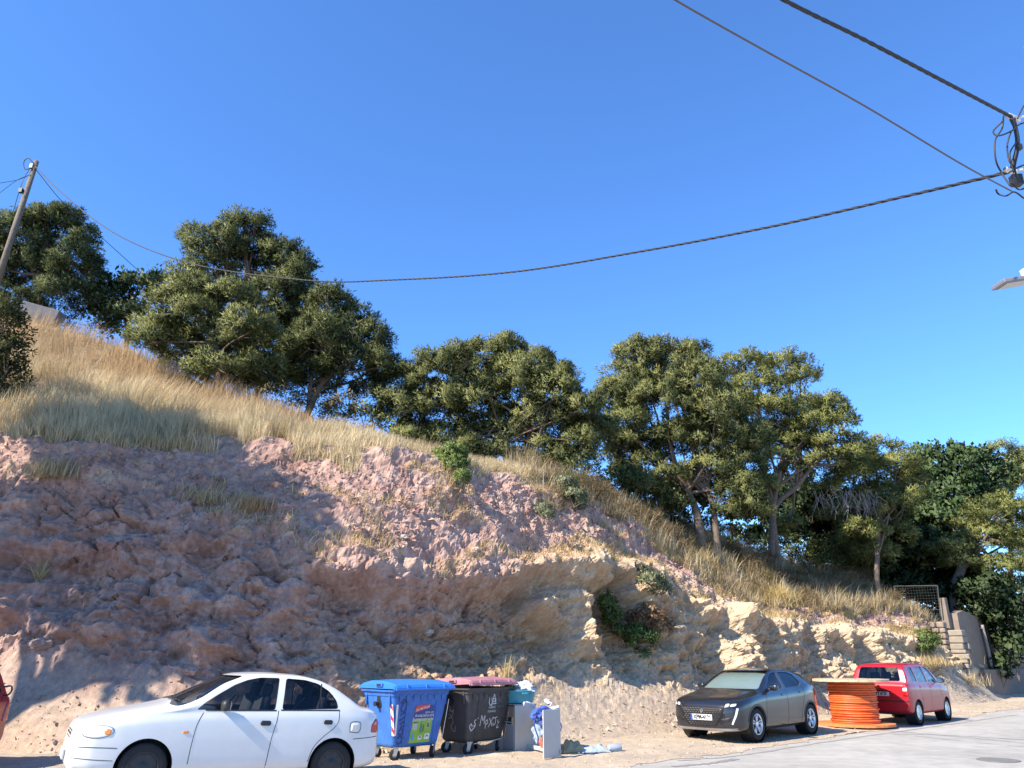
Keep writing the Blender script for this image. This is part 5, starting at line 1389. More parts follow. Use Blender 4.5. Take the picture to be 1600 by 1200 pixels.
def blue_details(root, FM, LM):
    k = 1.0
    flat('sticker', [(-.17, -.36), (.27, -.36), (.30, .24), (-.12, .24)], green_s, root, FM, .003)
    flat('sticker_header', [(-.135, .03), (.295, .03), (.302, .245), (-.118, .245)], blue_s, root, FM, .0042)
    flat('sticker_banner', [(-.13, .135), (.20, .215), (.19, .265), (-.09, .255)], red_s, root, FM, .006)
    def tx(s, sz, x, y, m, r=0, h=.0075): text_mesh(s, sz, m, 'sticker_text', root, FM @ Matrix.Translation((x, y, h)) @ Matrix.Rotation(r, 4, 'Z'), .0005)
    tx('Δε πετάμε', .062, .045, .205, white_s, .2)
    tx('αξίας μας', .042, .20, .135, white_s)
    tx('Ανακύκλωση', .068, .10, .083, white_s)
    tx('Συσκευασιών', .072, .075, .02, white_s)
    flat('sticker_picture', [(-.125, -.14), (-.035, -.16), (-.02, -.05), (-.02, -.02), (-.125, -.02)], grey_s, root, FM, .005)
    flat('sticker_picture', [(.035, -.20), (.075, -.20), (.08, -.08), (.06, -.04), (.058, -.005), (.05, -.005), (.048, -.04), (.03, -.09)], dgreen_s, root, FM, .005)
    flat('sticker_picture', [(.085, -.19), (.115, -.19), (.125, -.09), (.112, -.06), (.095, -.09)], brown_s, root, FM, .0052)
    flat('sticker_picture', [(.17, -.13), (.23, -.13), (.24, -.02), (.18, -.02)], grey_s, root, FM, .005)
    flat('sticker_picture', [(-.135, -.31), (-.085, -.31), (-.075, -.24), (-.10, -.20), (-.13, -.23)], cyan_s, root, FM, .005)
    flat('sticker_picture', [(.01, -.31), (.09, -.31), (.10, -.25), (.02, -.25)], white_s, root, FM, .005)
    flat('sticker_picture', [(.15, -.31), (.25, -.31), (.26, -.22), (.16, -.22)], white_s, root, FM, .005)
    for pts in ([(.03, -.28), (.06, -.26), (.075, -.29)], [(.18, -.28), (.20, -.24), (.23, -.27)], [(.19, -.04), (.19, -.12)], [(.215, -.04), (.22, -.12)], [(-.12, -.03), (-.03, -.03)]):
        stroke('sticker_drawing', pts, .014, inkm, root, FM, .0075)
    for pts in ([(-.30, .37), (-.38, .30), (-.42, .20), (-.36, .16), (-.31, .26), (-.36, .36), (-.44, .30)], [(-.42, .10), (-.34, .14), (-.29, .10), (-.36, .05), (-.43, .02)], [(-.40, -.05), (-.33, 0), (-.30, -.06), (-.38, -.09)],
                [(-.41, -.16), (-.36, -.11), (-.32, -.17), (-.37, -.22), (-.41, -.18)], [(-.42, -.27), (-.36, -.24), (-.31, -.30), (-.38, -.36), (-.42, -.32)]):
        stroke('spray_scrawl', pts, .028, dpaint, root, FM, .003)
    # red and white warning tape wrapped round the corner, on both faces
    for M, x0 in ((LM, .335), (FM, -.535)):
        flat('warning_tape', [(x0, -.22), (x0 + .075, -.22), (x0 + .085, .28), (x0 + .01, .28)] if M is LM else [(x0 + .05, -.22), (x0 + .085, -.22), (x0 + .05, .28), (x0 + .015, .28)], tapew, root, M, .003)
        for q in range(3):
            y = -.20 + q * .19
            if M is LM: flat('tape_stripe', [(x0 + .001, y + .06), (x0 + .075, y - .01), (x0 + .078, y + .07), (x0 + .006, y + .14)], taper_, root, M, .0045)
    stroke('paint_scrape', [(.555, -.36), (.572, -.1), (.588, .1), (.60, .34)], .012, white_s, root, FM, .004)
def dark_details(root, FM, LM):
    S = lambda pts, w=.014: stroke('graffiti', pts, w, chalk, root, FM, .003)
    # heart with a letter
    S([(-.42, -.22), (-.47, -.14), (-.43, -.10), (-.40, -.15)], .016); S([(-.42, -.22), (-.33, -.15), (-.33, -.10)], .016); S([(-.30, -.02), (-.36, -.06), (-.32, -.11), (-.37, -.14)], .016); S([(-.28, -.02), (-.26, 0)], .01)
    # M p X J y
    S([(-.20, -.15), (-.18, .04)]); S([(-.18, .04), (-.13, -.06)]); S([(-.13, -.06), (-.09, .03), (-.09, -.12)])
    S([(-.05, -.20), (-.05, -.06)]); S([(-.05, -.07), (-.01, -.05), (.0, -.11), (-.05, -.13)]); S([(.03, -.18), (.15, .0)]); S([(.04, -.02), (.14, -.17)])
    S([(.14, -.03), (.26, -.01)]); S([(.21, -.02), (.22, -.12), (.17, -.15), (.15, -.10)]); S([(.28, -.06), (.30, -.12), (.36, -.06)]); S([(.36, -.06), (.33, -.18), (.27, -.20), (.29, -.14)])
    # worn municipal stamp and faint tags above
    for pts in ([(-.02, .36), (-.02, .25), (.04, .20), (.07, .28)], [(.06, .20), (.10, .40), (.14, .28)], [(.08, .27), (.16, .27)], [(.08, .23), (.18, .23)], [(.10, .32), (.15, .31)], [(.04, .34), (.05, .28)], [(.15, .36), (.16, .24)]): S(pts, .016)
    for y, s_ in ((.165, 'ΔΗΜΟΣ'), (.095, 'ΠΕΙΡΑΙΩΣ')): text_mesh(s_, .05, chalk, 'stamp_text', root, FM @ Matrix.Translation((.08, y, .003)), .0005)
    faint = principled('faint_marker', (.13, .13, .13), rough=.7)
    for pts in ([(-.38, .40), (-.36, .30), (-.32, .38)], [(-.30, .36), (-.24, .38), (-.28, .30)], [(.22, .22), (.23, .34)], [(.25, .33), (.30, .26), (.34, .34)], [(.22, .17), (.40, .18)], [(-.15, .40), (-.10, .37), (-.12, .32)]): stroke('faint_tag', pts, .014, faint, root, FM, .003)
    for pts in ([(-.05, .22), (.0, .10), (.06, .14), (.0, .02), (-.06, .06)], [(-.02, .28), (.04, .30), (.06, .24)], [(-.10, -.02), (.0, .0), (.02, -.08), (-.04, -.16), (.04, -.24), (.08, -.14)], [(-.06, .12), (.04, .10)]):
        stroke('side_graffiti', pts, .016, principled('grey_marker', (.25, .25, .26), rough=.7), root, LM, .003)
    stroke('worn_edge', [(-.30, -.445), (-.1, -.43), (.2, -.42), (.42, -.40)], .014, chalk, root, FM, .006)
    stroke('worn_edge', [(.515, -.4), (.54, -.2), (.56, .05), (.59, .30)], .010, chalk, root, FM, .004)
BIN0 = bin_container('blue recycling bin with a green sticker behind the white sedan', (-1.90, 14.93, .045), math.radians(43), blueb, bluel, .0, blue_details)
bin_container('charcoal bin with faded maroon lid and white graffiti', (-.75, 15.80, .045), math.radians(49), dkb, maroon, math.radians(-3), dark_details)

# ------------------------------------------------------------------ dumped household things
board = principled('white_melamine', (.42, .40, .37), rough=.5, noise=.08, nscale=4); boardg = principled('grey_melamine', (.26, .26, .26), rough=.55, noise=.1, nscale=4)
cb = empty('desk', (.24, 15.5, .045), math.radians(-58)); tag(cb, 'dumped desk with a drawer pedestal and side panel beside the charcoal bin', 'desk')
def cbx(nm, c, z_, mt, M=None): return boxobj(nm, c, z_, mt, cb, M, .004)
cbx('side_panel', (-.78, .24, .40), (.02, .48, .80), boardg); cbx('side_panel', (-.36, .24, .40), (.02, .48, .80), board); cbx('side_panel', (.72, .10, .39), (.024, .46, .78), board, Matrix.Rotation(.25, 3, 'Z').to_4x4())
cbx('back_panel', (-.57, .474, .41), (.40, .012, .78), boardg); cbx('top_panel', (-.57, .24, .812), (.46, .50, .022), boardg)
cbx('drawer_front', (-.57, -.008, .69), (.395, .016, .19), principled('brown_melamine', (.22, .17, .14), rough=.55, noise=.1)); cbx('shelf', (-.57, .22, .50), (.39, .44, .016), board); cbx('lower_door', (-.57, -.008, .25), (.395, .016, .44), boardg)
cbx('foot_rail', (.18, .30, .08), (1.06, .018, .07), board); cbx('torn_label', (-.40, -.018, .53), (.07, .003, .14), principled('cardboard', (.50, .36, .20), rough=.8)); cbx('modesty_panel', (.02, .42, .52), (.70, .014, .40), boardg)
tub = empty('wash_basin', (.15, 16.08, .870), math.radians(20)); tag(tub, 'turquoise plastic basin of rubbish on top of the desk pedestal', 'basin')
tq_ = principled('turquoise_plastic', (.05, .28, .38), rough=.4)
m = MB(); m.lathe([(.001, .005), (.22, .005), (.245, .03), (.30, .22), (.325, .225), (.325, .24), (.305, .24), (.29, .225), (.235, .03), (.001, .02)], 36, 'z'); o = m.build('bowl', tq_, tub, True); o.scale = (1.08, .85, 1)
boxobj('handle', (.0, -.28, .19), (.12, .02, .03), tq_, tub, None, .006)
def crumple(name, c, r, mat, parent, seed, sq=(1, 1, 1), amp=.35, sub=3, sharp=0.0):
    b = bmesh.new(); bmesh.ops.create_icosphere(b, subdivisions=sub, radius=1.0)
    P = np.array([v.co[:] for v in b.verts]); n_ = noise3(P, 1.7, seed) * amp + noise3(P, 4.1, seed + 1) * amp * .5
    if sharp: n_ = n_ + sharp * cellfacet(P, 1.3, seed)[0]
    for v, q in zip(b.verts, n_): v.co = Vector((v.co.x * r * sq[0], v.co.y * r * sq[1], v.co.z * r * sq[2])) * (1 + q)
    o = bmobj(name, b, mat, parent); o.location = c
    return o
bagw = principled('white_bag', (.55, .58, .59), rough=.35, noise=.15, nscale=9)
o = crumple('rubbish_bag', (.22, 16.06, 1.13), .18, bagw, None, 3, (1.15, .9, .6), .7, 4); tag(o, 'crumpled white plastic bag in the turquoise basin', 'bag')
o = crumple('green_waste', (-.06, 16.05, 1.11), .13, principled('green_waste', (.13, .16, .06), rough=.9, noise=.5, nscale=20), None, 8, (1, 1, .8), .8, 4); tag(o, 'small heap of green waste in the turquoise basin', 'waste')
bluec = principled('blue_fabric', (.05, .10, .34), rough=.8, noise=.2, nscale=12); navy = principled('navy_fabric', (.03, .05, .17), rough=.85); paleb = principled('pale_blue_fabric', (.28, .36, .48), rough=.85, noise=.15, nscale=10)
bq = at(850, 1118, 15.35)
bp = empty('backpack', bq, math.radians(20)); tag(bp, 'blue backpack slumped over the desk with a white stripe', 'backpack')
crumple('bag_body', (0, 0, .0), .20, bluec, bp, 12, (1.2, .8, .75), .5, 4); crumple('front_pocket', (.03, -.16, -.12), .14, bluec, bp, 13, (1.25, .5, .9), .45, 4)
boxobj('reflective_stripe', (-.01, -.215, -.02), (.22, .02, .045), white_s, bp, Matrix.Rotation(.12, 3, 'Y').to_4x4(), .006)
m = MB(); m.tube(smoothpath([(-.18, -.08, .05), (-.26, -.18, -.15), (-.20, -.2, -.35), (-.22, -.2, -.48)], 5), .012, 6); m.build('strap', navy, bp)
m = MB(); m.tube(smoothpath([(.18, -.1, .0), (.26, -.2, -.18), (.12, -.22, -.38)], 5), .012, 6); m.build('strap', navy, bp)
o = crumple('cloth', at(843, 1146, 15.3), .17, paleb, None, 21, (.7, .3, 1.0), .5, 4); tag(o, 'pale blue cloth hanging below the backpack', 'cloth')
o = crumple('cloth', at(849, 1160, 15.2), .09, principled('coral_fabric', (.50, .14, .10), rough=.85), None, 22, (.9, .4, .9), .6, 4); tag(o, 'small coral red cloth under the pale blue one', 'cloth')
for q_, (x, y, rot, lab) in enumerate(((826, 1101, (-1.3, .2, .6), 'white trainer at the left of the backpack'), (857, 1098, (-1.0, -.2, 1.9), 'white trainer behind the backpack'), (865, 1108, (-1.5, .3, 2.6), 'white trainer at the right of the backpack'))):
    sh_ = empty('shoe', at(x, y, 15.4 if q_ != 1 else 15.55)); tag(sh_, lab, 'shoe'); sh_.rotation_euler = rot
    crumple('upper', (0, 0, .035), .06, white_s, sh_, q_ + 60, (1.8, .65, .75), .25); boxobj('sole', (0, 0, -.012), (.24, .08, .028), grey_s, sh_, None, .012)
rug = principled('grey_blue_cloth', (.30, .36, .44), rough=.9, noise=.15, nscale=8); tan = principled('khaki_cloth', (.30, .26, .15), rough=.9, noise=.2, nscale=8)
def heap(name, label, c, w_, d_, h_, mat, seed, rz=0):
    n1, n2 = 34, 22; V, Fc = [], []
    u = np.linspace(-1, 1, n1); v = np.linspace(-1, 1, n2)
    UU, VV = np.meshgrid(u, v, indexing='ij'); P = np.c_[UU.ravel() * w_, VV.ravel() * d_, 0 * UU.ravel()]
    e = np.clip(1 - UU.ravel() ** 4, 0, 1) * np.clip(1 - VV.ravel() ** 4, 0, 1)
    P[:, 2] = .012 + h_ * e * (.45 + .55 * np.abs(noise3(P, 5, seed)) * 2 + .25 * noise3(P, 11, seed + 1)).clip(.05, 1.4)
    P[:, 0] += .05 * noise3(P, 3, seed + 2); P[:, 1] += .06 * noise3(P, 4, seed + 3)
    ix = np.arange(n1 * n2).reshape(n1, n2)
    Fi = np.stack([ix[:-1, :-1], ix[1:, :-1], ix[1:, 1:], ix[:-1, 1:]], -1).reshape(-1, 4)
    o = link(name, fastmesh(name, P, Fi, None, True), None, mat); o.location = c; o.rotation_euler = (0, 0, rz)
    md = o.modifiers.new('thickness', 'SOLIDIFY'); md.thickness = .008
    return tag(o, label, 'cloth')
heap('cloth', 'khaki cloth heaped on the ground beside the cabinet', (1.12, 15.75, .045), .24, .18, .26, tan, 5, .4)
heap('cloth', 'grey-blue cloth lying on the dirt right of the khaki one', (1.52, 15.80, .045), .30, .17, .13, rug, 9, .3)
ro = MB(); ro.lathe([(.001, -.13), (.055, -.13), (.062, -.11), (.062, .12), (.05, .13), (.001, .10)], 20, 'x'); o = ro.build('rolled_cloth', rug, None, True); o.location = (1.93, 15.90, .105); o.rotation_euler = (0, 0, .25); tag(o, 'short rolled grey cloth at the end of the cloth heap', 'cloth')

# ------------------------------------------------------------------ cable drum lying flat
dr = empty('cable_drum', (9.02, 21.95, .05), .4); tag(dr, 'wooden drum of orange cable conduit between the two hatchbacks', 'cable drum')
woodm = principled('drum_wood', (.50, .39, .24), rough=.85, noise=.25, nscale=6, bump=.4, bscale=20); orange = principled('orange_conduit', (.62, .11, .02), rough=.5, noise=.25, nscale=7)
FR, DRR, DH = .95, .57, 1.13
for zb_, nm in ((0.0, 'lower_flange'), (DH - .06, 'upper_flange')):
    fl = empty(nm, (0, 0, zb_)); fl.parent = dr
    ny = 12
    for k in range(ny):                                     # a disc of boards
        y0, y1 = -FR + 2 * FR * k / ny + .003, -FR + 2 * FR * (k + 1) / ny - .003
        q = [(math.sqrt(max(FR * FR - y * y, .0004)), y) for y in np.linspace(y0, y1, 5)]
        poly = q + [(-x, y) for x, y in q[::-1]]
        n = len(poly); zo = .002 * (k % 3)
        V = [(x, y, zo) for x, y in poly] + [(x, y, .058 + zo) for x, y in poly]
        pyobj('board', V, [tuple(range(n - 1, -1, -1)), tuple(range(n, 2 * n))] + [(i, (i + 1) % n, n + (i + 1) % n, n + i) for i in range(n)], woodm if zb_ > 0 else principled('drum_wood_orange', (.62, .20, .06), rough=.8, noise=.2), fl)
m = MB(); m.lathe([(.30, .06), (.30, DH - .06)], 24, 'z'); m.build('core', woodm, dr)
nt_ = 19
for k in range(nt_):
    z = .085 + (DH - .17) * k / (nt_ - 1) + .008 * math.sin(k * 5.1); r = DRR + .016 * math.sin(k * 2.3) + .008 * math.sin(k * 7.7)
    m = MB(); m.lathe([(r + .027 * math.cos(a), z + .027 * math.sin(a)) for a in np.linspace(-1.9, 1.9, 8)], 48, 'z'); m.build('conduit_turn', orange, dr, True)
m = MB(); m.lathe([(DRR - .012, .06), (DRR - .012, DH - .06)], 40, 'z'); m.build('inner_layer', principled('orange_inner', (.55, .07, .015), rough=.6), dr)
for a in np.linspace(0, 6.28, 6, endpoint=False):
    m = MB(); m.tube([(.45 * math.cos(a), .45 * math.sin(a), DH), (.45 * math.cos(a), .45 * math.sin(a), DH + .02)], .02, 8); m.build('bolt', steelcap, dr)

# ------------------------------------------------------------------ retaining wall, posts and fence at the right
conc = principled('grey_concrete', (.20, .16, .125), rough=.9, noise=.22, nscale=2.5, bump=.4, bscale=18)
concl = principled('pale_plaster', (.25, .215, .17), rough=.9, noise=.2, nscale=5, bump=.5, bscale=14)
stonem = principled('wall_stone', (.24, .19, .15), rough=.95, noise=.35, nscale=4, bump=.6, bscale=14)
def along(s, n, z=0.0): return FWD * s + INW * n + Vector((0, 0, z))
RZ = math.radians(45)
wl = empty('retaining_wall', along(38.2, 10.9), RZ); tag(wl, 'tall grey concrete retaining wall at the right end of the bank', 'wall')
m = MB(); V = []
prof = [(0, 3.55), (.9, 3.7), (2.2, 3.55), (5, 3.4), (14, 3.2)]
for x, h in prof: V += [(x, 0, -.1), (x, 0, h), (x, .35, h), (x, .35, -.1)]
Fq_ = []
for i in range(len(prof) - 1):
    for k in range(4): Fq_.append((i * 4 + k, i * 4 + (k + 1) % 4, i * 4 + 4 + (k + 1) % 4, i * 4 + 4 + k))
Fq_ += [(0, 3, 2, 1), (16, 17, 18, 19)]
pyobj('wall_body', V, Fq_, conc, wl)
boxobj('plinth', (5.6, -.16, .62), (8.8, .31, 1.25), principled('plinth_concrete', (.18, .14, .115), rough=.9, noise=.2, nscale=2.5, bump=.3), wl, None, .02)
m = MB(); m.tube(smoothpath([(2.9, -.12, 3.15), (3.0, -.14, 2.2), (3.05, -.14, 1.3)], 6), .07, 12); m.build('drain_pipe', principled('pipe_grey', (.22, .20, .18), rough=.6), wl, True)
boxobj('pipe_bracket', (2.9, -.06, 3.0), (.3, .12, .06), conc, wl)
pr = empty('stone_pier', along(37.85, 10.85), RZ); tag(pr, 'whitewashed rough stone pier at the near end of the wall', 'pier')
rg = np.random.default_rng(77); z = 0
while z < 2.75:
    h = rg.uniform(.16, .3); x = -.36
    while x < .34:
        w_ = min(rg.uniform(.2, .42), .38 - x)
        if w_ < .08: break
        bm = bmesh.new(); bx(bm, (x + w_ / 2, rg.uniform(-.06, .06) + .1, z + h / 2), (w_ - .012, .62 + rg.uniform(-.08, .08), h - .014), Matrix.Rotation(rg.uniform(-.06, .06), 4, 'Y') @ Matrix.Rotation(rg.uniform(-.08, .08), 4, 'Z'), .04)
        bmobj('stone', bm, concl, pr); x += w_
    z += h
cp = boxobj('concrete_post', (0, 0, .65), (.34, .26, 1.3), conc, None, None, .015); cp.location = along(38.0, 11.3, 2.9); cp.rotation_euler = (0, -.04, RZ); tag(cp, 'square concrete post standing on the whitewashed stone pier', 'post')
sw = empty('stone_wall', along(37.4, 11.2), RZ + math.radians(84)); tag(sw, 'rough brown stone wall climbing the bank behind the pier', 'wall')
z = 0
for row in range(13):
    h = rg.uniform(.18, .27); x = 0
    while x < 3.6:
        w_ = rg.uniform(.2, .5)
        if z + h < 1.2 + x * .35 + 2.0:
            bm = bmesh.new(); bx(bm, (x + w_ / 2, rg.uniform(-.04, .04), z + h / 2 + .3), (w_ - .02, .4 + rg.uniform(-.1, .1), h - rg.uniform(.01, .05)), Matrix.Rotation(rg.uniform(-.1, .1), 4, 'Y') @ Matrix.Rotation(rg.uniform(-.12, .12), 4, 'Z'), .045); bmobj('stone', bm, stonem, sw)
        x += w_
    z += h
fr_ = empty('fence_frame', along(37.6, 11.3, .15), RZ + math.radians(84)); tag(fr_, 'thin metal pipe frame with wire mesh above the stone wall', 'fence')
pipem = principled('thin_pipe', (.05, .05, .05), rough=.7)
m = MB(); m.tube([(.1, 0, 3.3), (.0, 0, 4.55)], .024, 8); m.build('post', pipem, fr_)
m = MB(); m.tube([(.0, 0, 4.55), (1.9, 0, 4.65)], .022, 8); m.build('rail', pipem, fr_)
m = MB(); m.tube([(1.9, 0, 3.5), (1.9, 0, 4.65)], .022, 8); m.build('post', pipem, fr_)
m = MB()
for k in range(16):
    x = .08 + k * .12
    m.tube([(x, 0, 3.5), (x, 0, 4.6)], .003, 4)
for k in range(9): m.tube([(.05, 0, 3.55 + k * .12), (1.9, 0, 3.58 + k * .12)], .003, 4)
tag(m.build('wire_mesh', pipem, fr_), kind='stuff')

# things down the shaded lane beyond the wall
shrub('bougainvillea', 'pink flowering bougainvillea beyond the wall at the right edge', 'bougainvillea', [(1592, 952, 12, 14), (1598, 985, 14, 10)], 52, 61, per=500, kind='leaf', cols=((.20, .02, .08), (.42, .05, .16)), size=.16, wid=.4, clump=.3)
shrub('hedge', 'sunlit pale hedge under the sky gap at the right edge', 'hedge', [(1590, 930, 34, 16), (1598, 1000, 22, 40), (1620, 960, 30, 40), (1612, 1030, 30, 30)], 54, 62, per=420, kind='leaf', cols=((.10, .12, .05), (.26, .28, .12)), size=.22, wid=.34, clump=.4)
gw = boxobj('lane_wall', (0, 0, 1.1), (10, .3, 2.2), principled('lane_plaster', (.16, .15, .14), rough=.9, noise=.15, nscale=1.5), None); gw.location = (40.5, 52.2, 0); gw.rotation_euler = (0, 0, math.radians(-35)); tag(gw, 'low grey wall across the far end of the shaded lane', 'wall')

# house glimpsed behind the trees
hq = at(902, 742, 42.0); hs = empty('house', (hq.x, 42.0 + 3, hq.z - 5.6), math.radians(8)); tag(hs, 'house with an orange tiled roof glimpsed between the pines', 'house')
boxobj('wall', (0, 0, 2.1), (4.4, 5.4, 4.2), principled('house_plaster', (.66, .60, .50), rough=.9, noise=.1, nscale=2), hs)
tile = principled('roof_tile', (.55, .17, .07), rough=.8, noise=.25, nscale=5)
rf = empty('roof', (0, 0, 4.25)); rf.parent = hs
for sy in (-1, 1):
    for k in range(20):
        x = -2.4 + k * .25
        m = MB(); m.tube([(x, sy * 3.1, -.15), (x, 0, 1.2)], .12, 6); m.build('tile_row', tile, rf, True)
    V = [(-2.5, sy * 3.1, -.18), (2.5, sy * 3.1, -.18), (2.5, 0, 1.17), (-2.5, 0, 1.17)]
    pyobj('roof_deck', V + [(a, b, c - .1) for a, b, c in V], [(0, 1, 2, 3), (7, 6, 5, 4), (0, 4, 5, 1), (2, 6, 7, 3)], tile, rf)
for x in (-1.1, 1.1):
    wn = boxobj('window', (x, -2.7, 2.5), (.9, .12, 1.2), principled('window_frame', (.5, .5, .48), rough=.5), hs)
    boxobj('pane', (x, -2.768, 2.5), (.76, .01, 1.06), principled('window_glass', (.03, .04, .05), rough=.05), wn)
# pale concrete block on the crest at the far left
p = at(62, 497, 27.6)
cbk = boxobj('concrete_block', (0, 0, 0), (1.6, .5, .9), principled('rough_block', (.11, .11, .12), rough=.95, noise=.25, nscale=3, bump=.6, bscale=12), None, Matrix.Rotation(.28, 3, 'Y').to_4x4(), .03); cbk.location = p; tag(cbk, 'grey rough concrete block half buried in the grass at the far left', 'block')

# ------------------------------------------------------------------ poles, cables, street lamp
poleM = principled('pole_wood', (.15, .12, .09), rough=.9, noise=.35, nscale=7, bump=.5, bscale=16)
cablem = principled('black_cable', (.02, .02, .022), rough=.6); cableg = principled('grey_cable', (.16, .14, .13), rough=.6)
YP = 28.0
ptop, pbot = at(57, 252, YP), at(3, 418, YP)
dv = (pbot - ptop).normalized(); zf = hill_z(pbot.x, pbot.y)
foot = ptop + dv * ((ptop.z - zf + .5) / -dv.z)
up_ = empty('utility_pole', foot); tag(up_, 'leaning wooden utility pole at the far left on the hilltop', 'pole')
m = MB(); m.tube([foot - foot, (ptop - foot) * .5, ptop - foot], [.14, .12, .10], 14); m.build('shaft', poleM, up_, True)
tp_ = ptop - foot
m = MB(); m.box(tp_ + Vector((-.05, -.14, -.35)), (.12, .12, .2)); m.build('clamp', steelcap, up_)
m = MB(); m.box(tp_ + dv * 1.55 + Vector((-.17, -.1, 0)), (.14, .14, .2)); m.build('junction_box', blackp, up_)
m = MB(); m.tube(smoothpath([tp_ + Vector((0, -.14, -.2)), tp_ + Vector((-.28, -.16, .05)), tp_ + Vector((-.42, -.16, -.15)), tp_ + Vector((-.30, -.16, -.50)), tp_ + Vector((-.05, -.14, -.45))], 8), .022, 6); m.build('cable_loop', cablem, up_, True)
m = MB(); m.tube(smoothpath([tp_ + Vector((-.1, -.14, -.4)), tp_ + dv * 1.2 + Vector((-.22, -.12, 0)), tp_ + dv * 2.6 + Vector((-.2, -.12, 0))], 6), .014, 5); m.build('down_cable', cablem, up_)

def cable(name, label, pts, r, mat, twist=0, nn=12):
    P = smoothpath(pts, nn)
    if not twist:
        m = MB(); m.tube(P, r, 6); o = m.build(name, mat, None, True)
        return tag(o, label, 'cable')
    root = empty(name, P[0]); tag(root, label, 'cable')
    # finer path so that the strands can wind round each other
    Q = []
    for i in range(len(P) - 1):
        seg = max(1, int((P[i + 1] - P[i]).length / .07))
        for k in range(seg): Q.append(P[i].lerp(P[i + 1], k / seg))
    Q.append(P[-1]); L = 0; tot = []
    for i, q in enumerate(Q):
        if i: L += (q - Q[i - 1]).length
        tot.append(L)
    for s_ in range(twist):
        W_ = []
        for i, q in enumerate(Q):
            d = (Q[min(i + 1, len(Q) - 1)] - Q[max(i - 1, 0)]).normalized()
            a = d.cross(Vector((0, 0, 1))).normalized(); b = d.cross(a)
            t = tot[i] / .55 * 2 * math.pi + s_ * 2 * math.pi / twist
            W_.append(q + (a * math.cos(t) + b * math.sin(t)) * r * .95 - P[0])
        m = MB(); m.tube(W_, r, 5); m.build('strand', mat, root, True)
    return root
# right-hand pole stands just outside the picture and carries the lamp
PR = Vector((5.98, 6.95, 0))
rp_ = empty('utility_pole', PR); tag(rp_, 'utility pole just outside the right edge carrying cables and the lamp', 'pole')
m = MB(); m.tube([(0, 0, 0), (0, 0, 4), (0, 0, 8.3)], [.15, .13, .11], 16); m.build('shaft', principled('pole_concrete', (.45, .44, .42), rough=.9, noise=.15, nscale=4), rp_, True)
K1, K2, K3 = at(1583, 184, 7.0), at(1580, 268, 7.1), at(1583, 300, 7.0)
for q, kk in enumerate((K1, K2)):
    m = MB(); m.tube([kk - PR, Vector((0, 0, kk.z + .02))], .014, 8); m.build('cable_bracket', principled('pale_metal', (.62, .62, .60), rough=.4, metal=.5), rp_)
    m = MB(); m.lathe([(.02, -.09), (.03, -.07), (.03, .05), (.018, .09)], 12, 'x'); o = m.build('dead_end_clamp', principled('pale_metal', (.62, .62, .60)), rp_); o.location = kk - PR; o.rotation_euler = (0, .2, .3)
for cq, cs in ((at(1588, 282, 7.0), (.10, .08, .12)), (at(1592, 230, 7.0), (.05, .05, .06))):
    m = MB(); m.box(cq - PR, cs); m.build('connector_box', blackp, rp_)
for pts in ([(1578, 186), (1590, 215), (1578, 240), (1584, 270)], [(1582, 186), (1592, 225), (1586, 262), (1592, 285)], [(1566, 190), (1552, 205), (1560, 212), (1580, 205), (1592, 195), (1605, 190)], [(1568, 180), (1566, 200), (1555, 220), (1556, 250), (1565, 270), (1578, 290)],
            [(1580, 205), (1574, 225), (1576, 248), (1584, 262)], [(1556, 296), (1560, 303), (1572, 306), (1585, 300), (1600, 310)], [(1576, 270), (1590, 262), (1606, 255)], [(1590, 185), (1600, 165), (1612, 155)], [(1580, 285), (1592, 296), (1606, 292)]):
    P = [at(x, y, 6.95 + .05 * math.sin(i * 2)) - PR for i, (x, y) in enumerate(pts)]
    m = MB(); m.tube(smoothpath(P, 8), .009, 6); m.build('slack_cable', cablem, rp_, True)
m = MB(); m.tube(smoothpath([K1 - PR, at(1590, 225, 7) - PR, K2 - PR], 8), .024, 8); m.build('bundle', cablem, rp_, True)
la = empty('street_lamp', PR + Vector((0, 0, 0))); tag(la, 'flat grey street lamp head reaching in at the right edge', 'lamp')
l0 = at(1559, 445, 7.0) - PR; l1 = at(1640, 432, 7.05) - PR; ld = (l1 - l0).normalized(); sd = ld.cross(Vector((0, 0, 1))).normalized(); lu = sd.cross(ld)
LMx = Matrix((ld, sd, lu)).transposed()
cen = l0 + ld * .28
casm = principled('lamp_grey', (.17, .17, .19), rough=.5)
boxobj('housing', cen, (.56, .20, .045), casm, la, (Matrix.Rotation(0, 4, 'X') @ LMx.to_4x4()), .01)
boxobj('lens', cen - lu * .0245 - ld * .04, (.40, .15, .006), principled('lamp_lens', (.33, .33, .32), rough=.3), la, LMx.to_4x4())
boxobj('photocell', cen + ld * .08 + lu * .07, (.07, .07, .11), principled('photocell_white', (.75, .77, .77), rough=.4), la, LMx.to_4x4(), .012)
m = MB(); m.tube([l0 + ld * .5, (l0 + ld * .5).lerp(Vector((0, 0, l1.z)), .6), Vector((0, 0, l1.z - .15))], .028, 10); m.build('arm', casm, la, True)
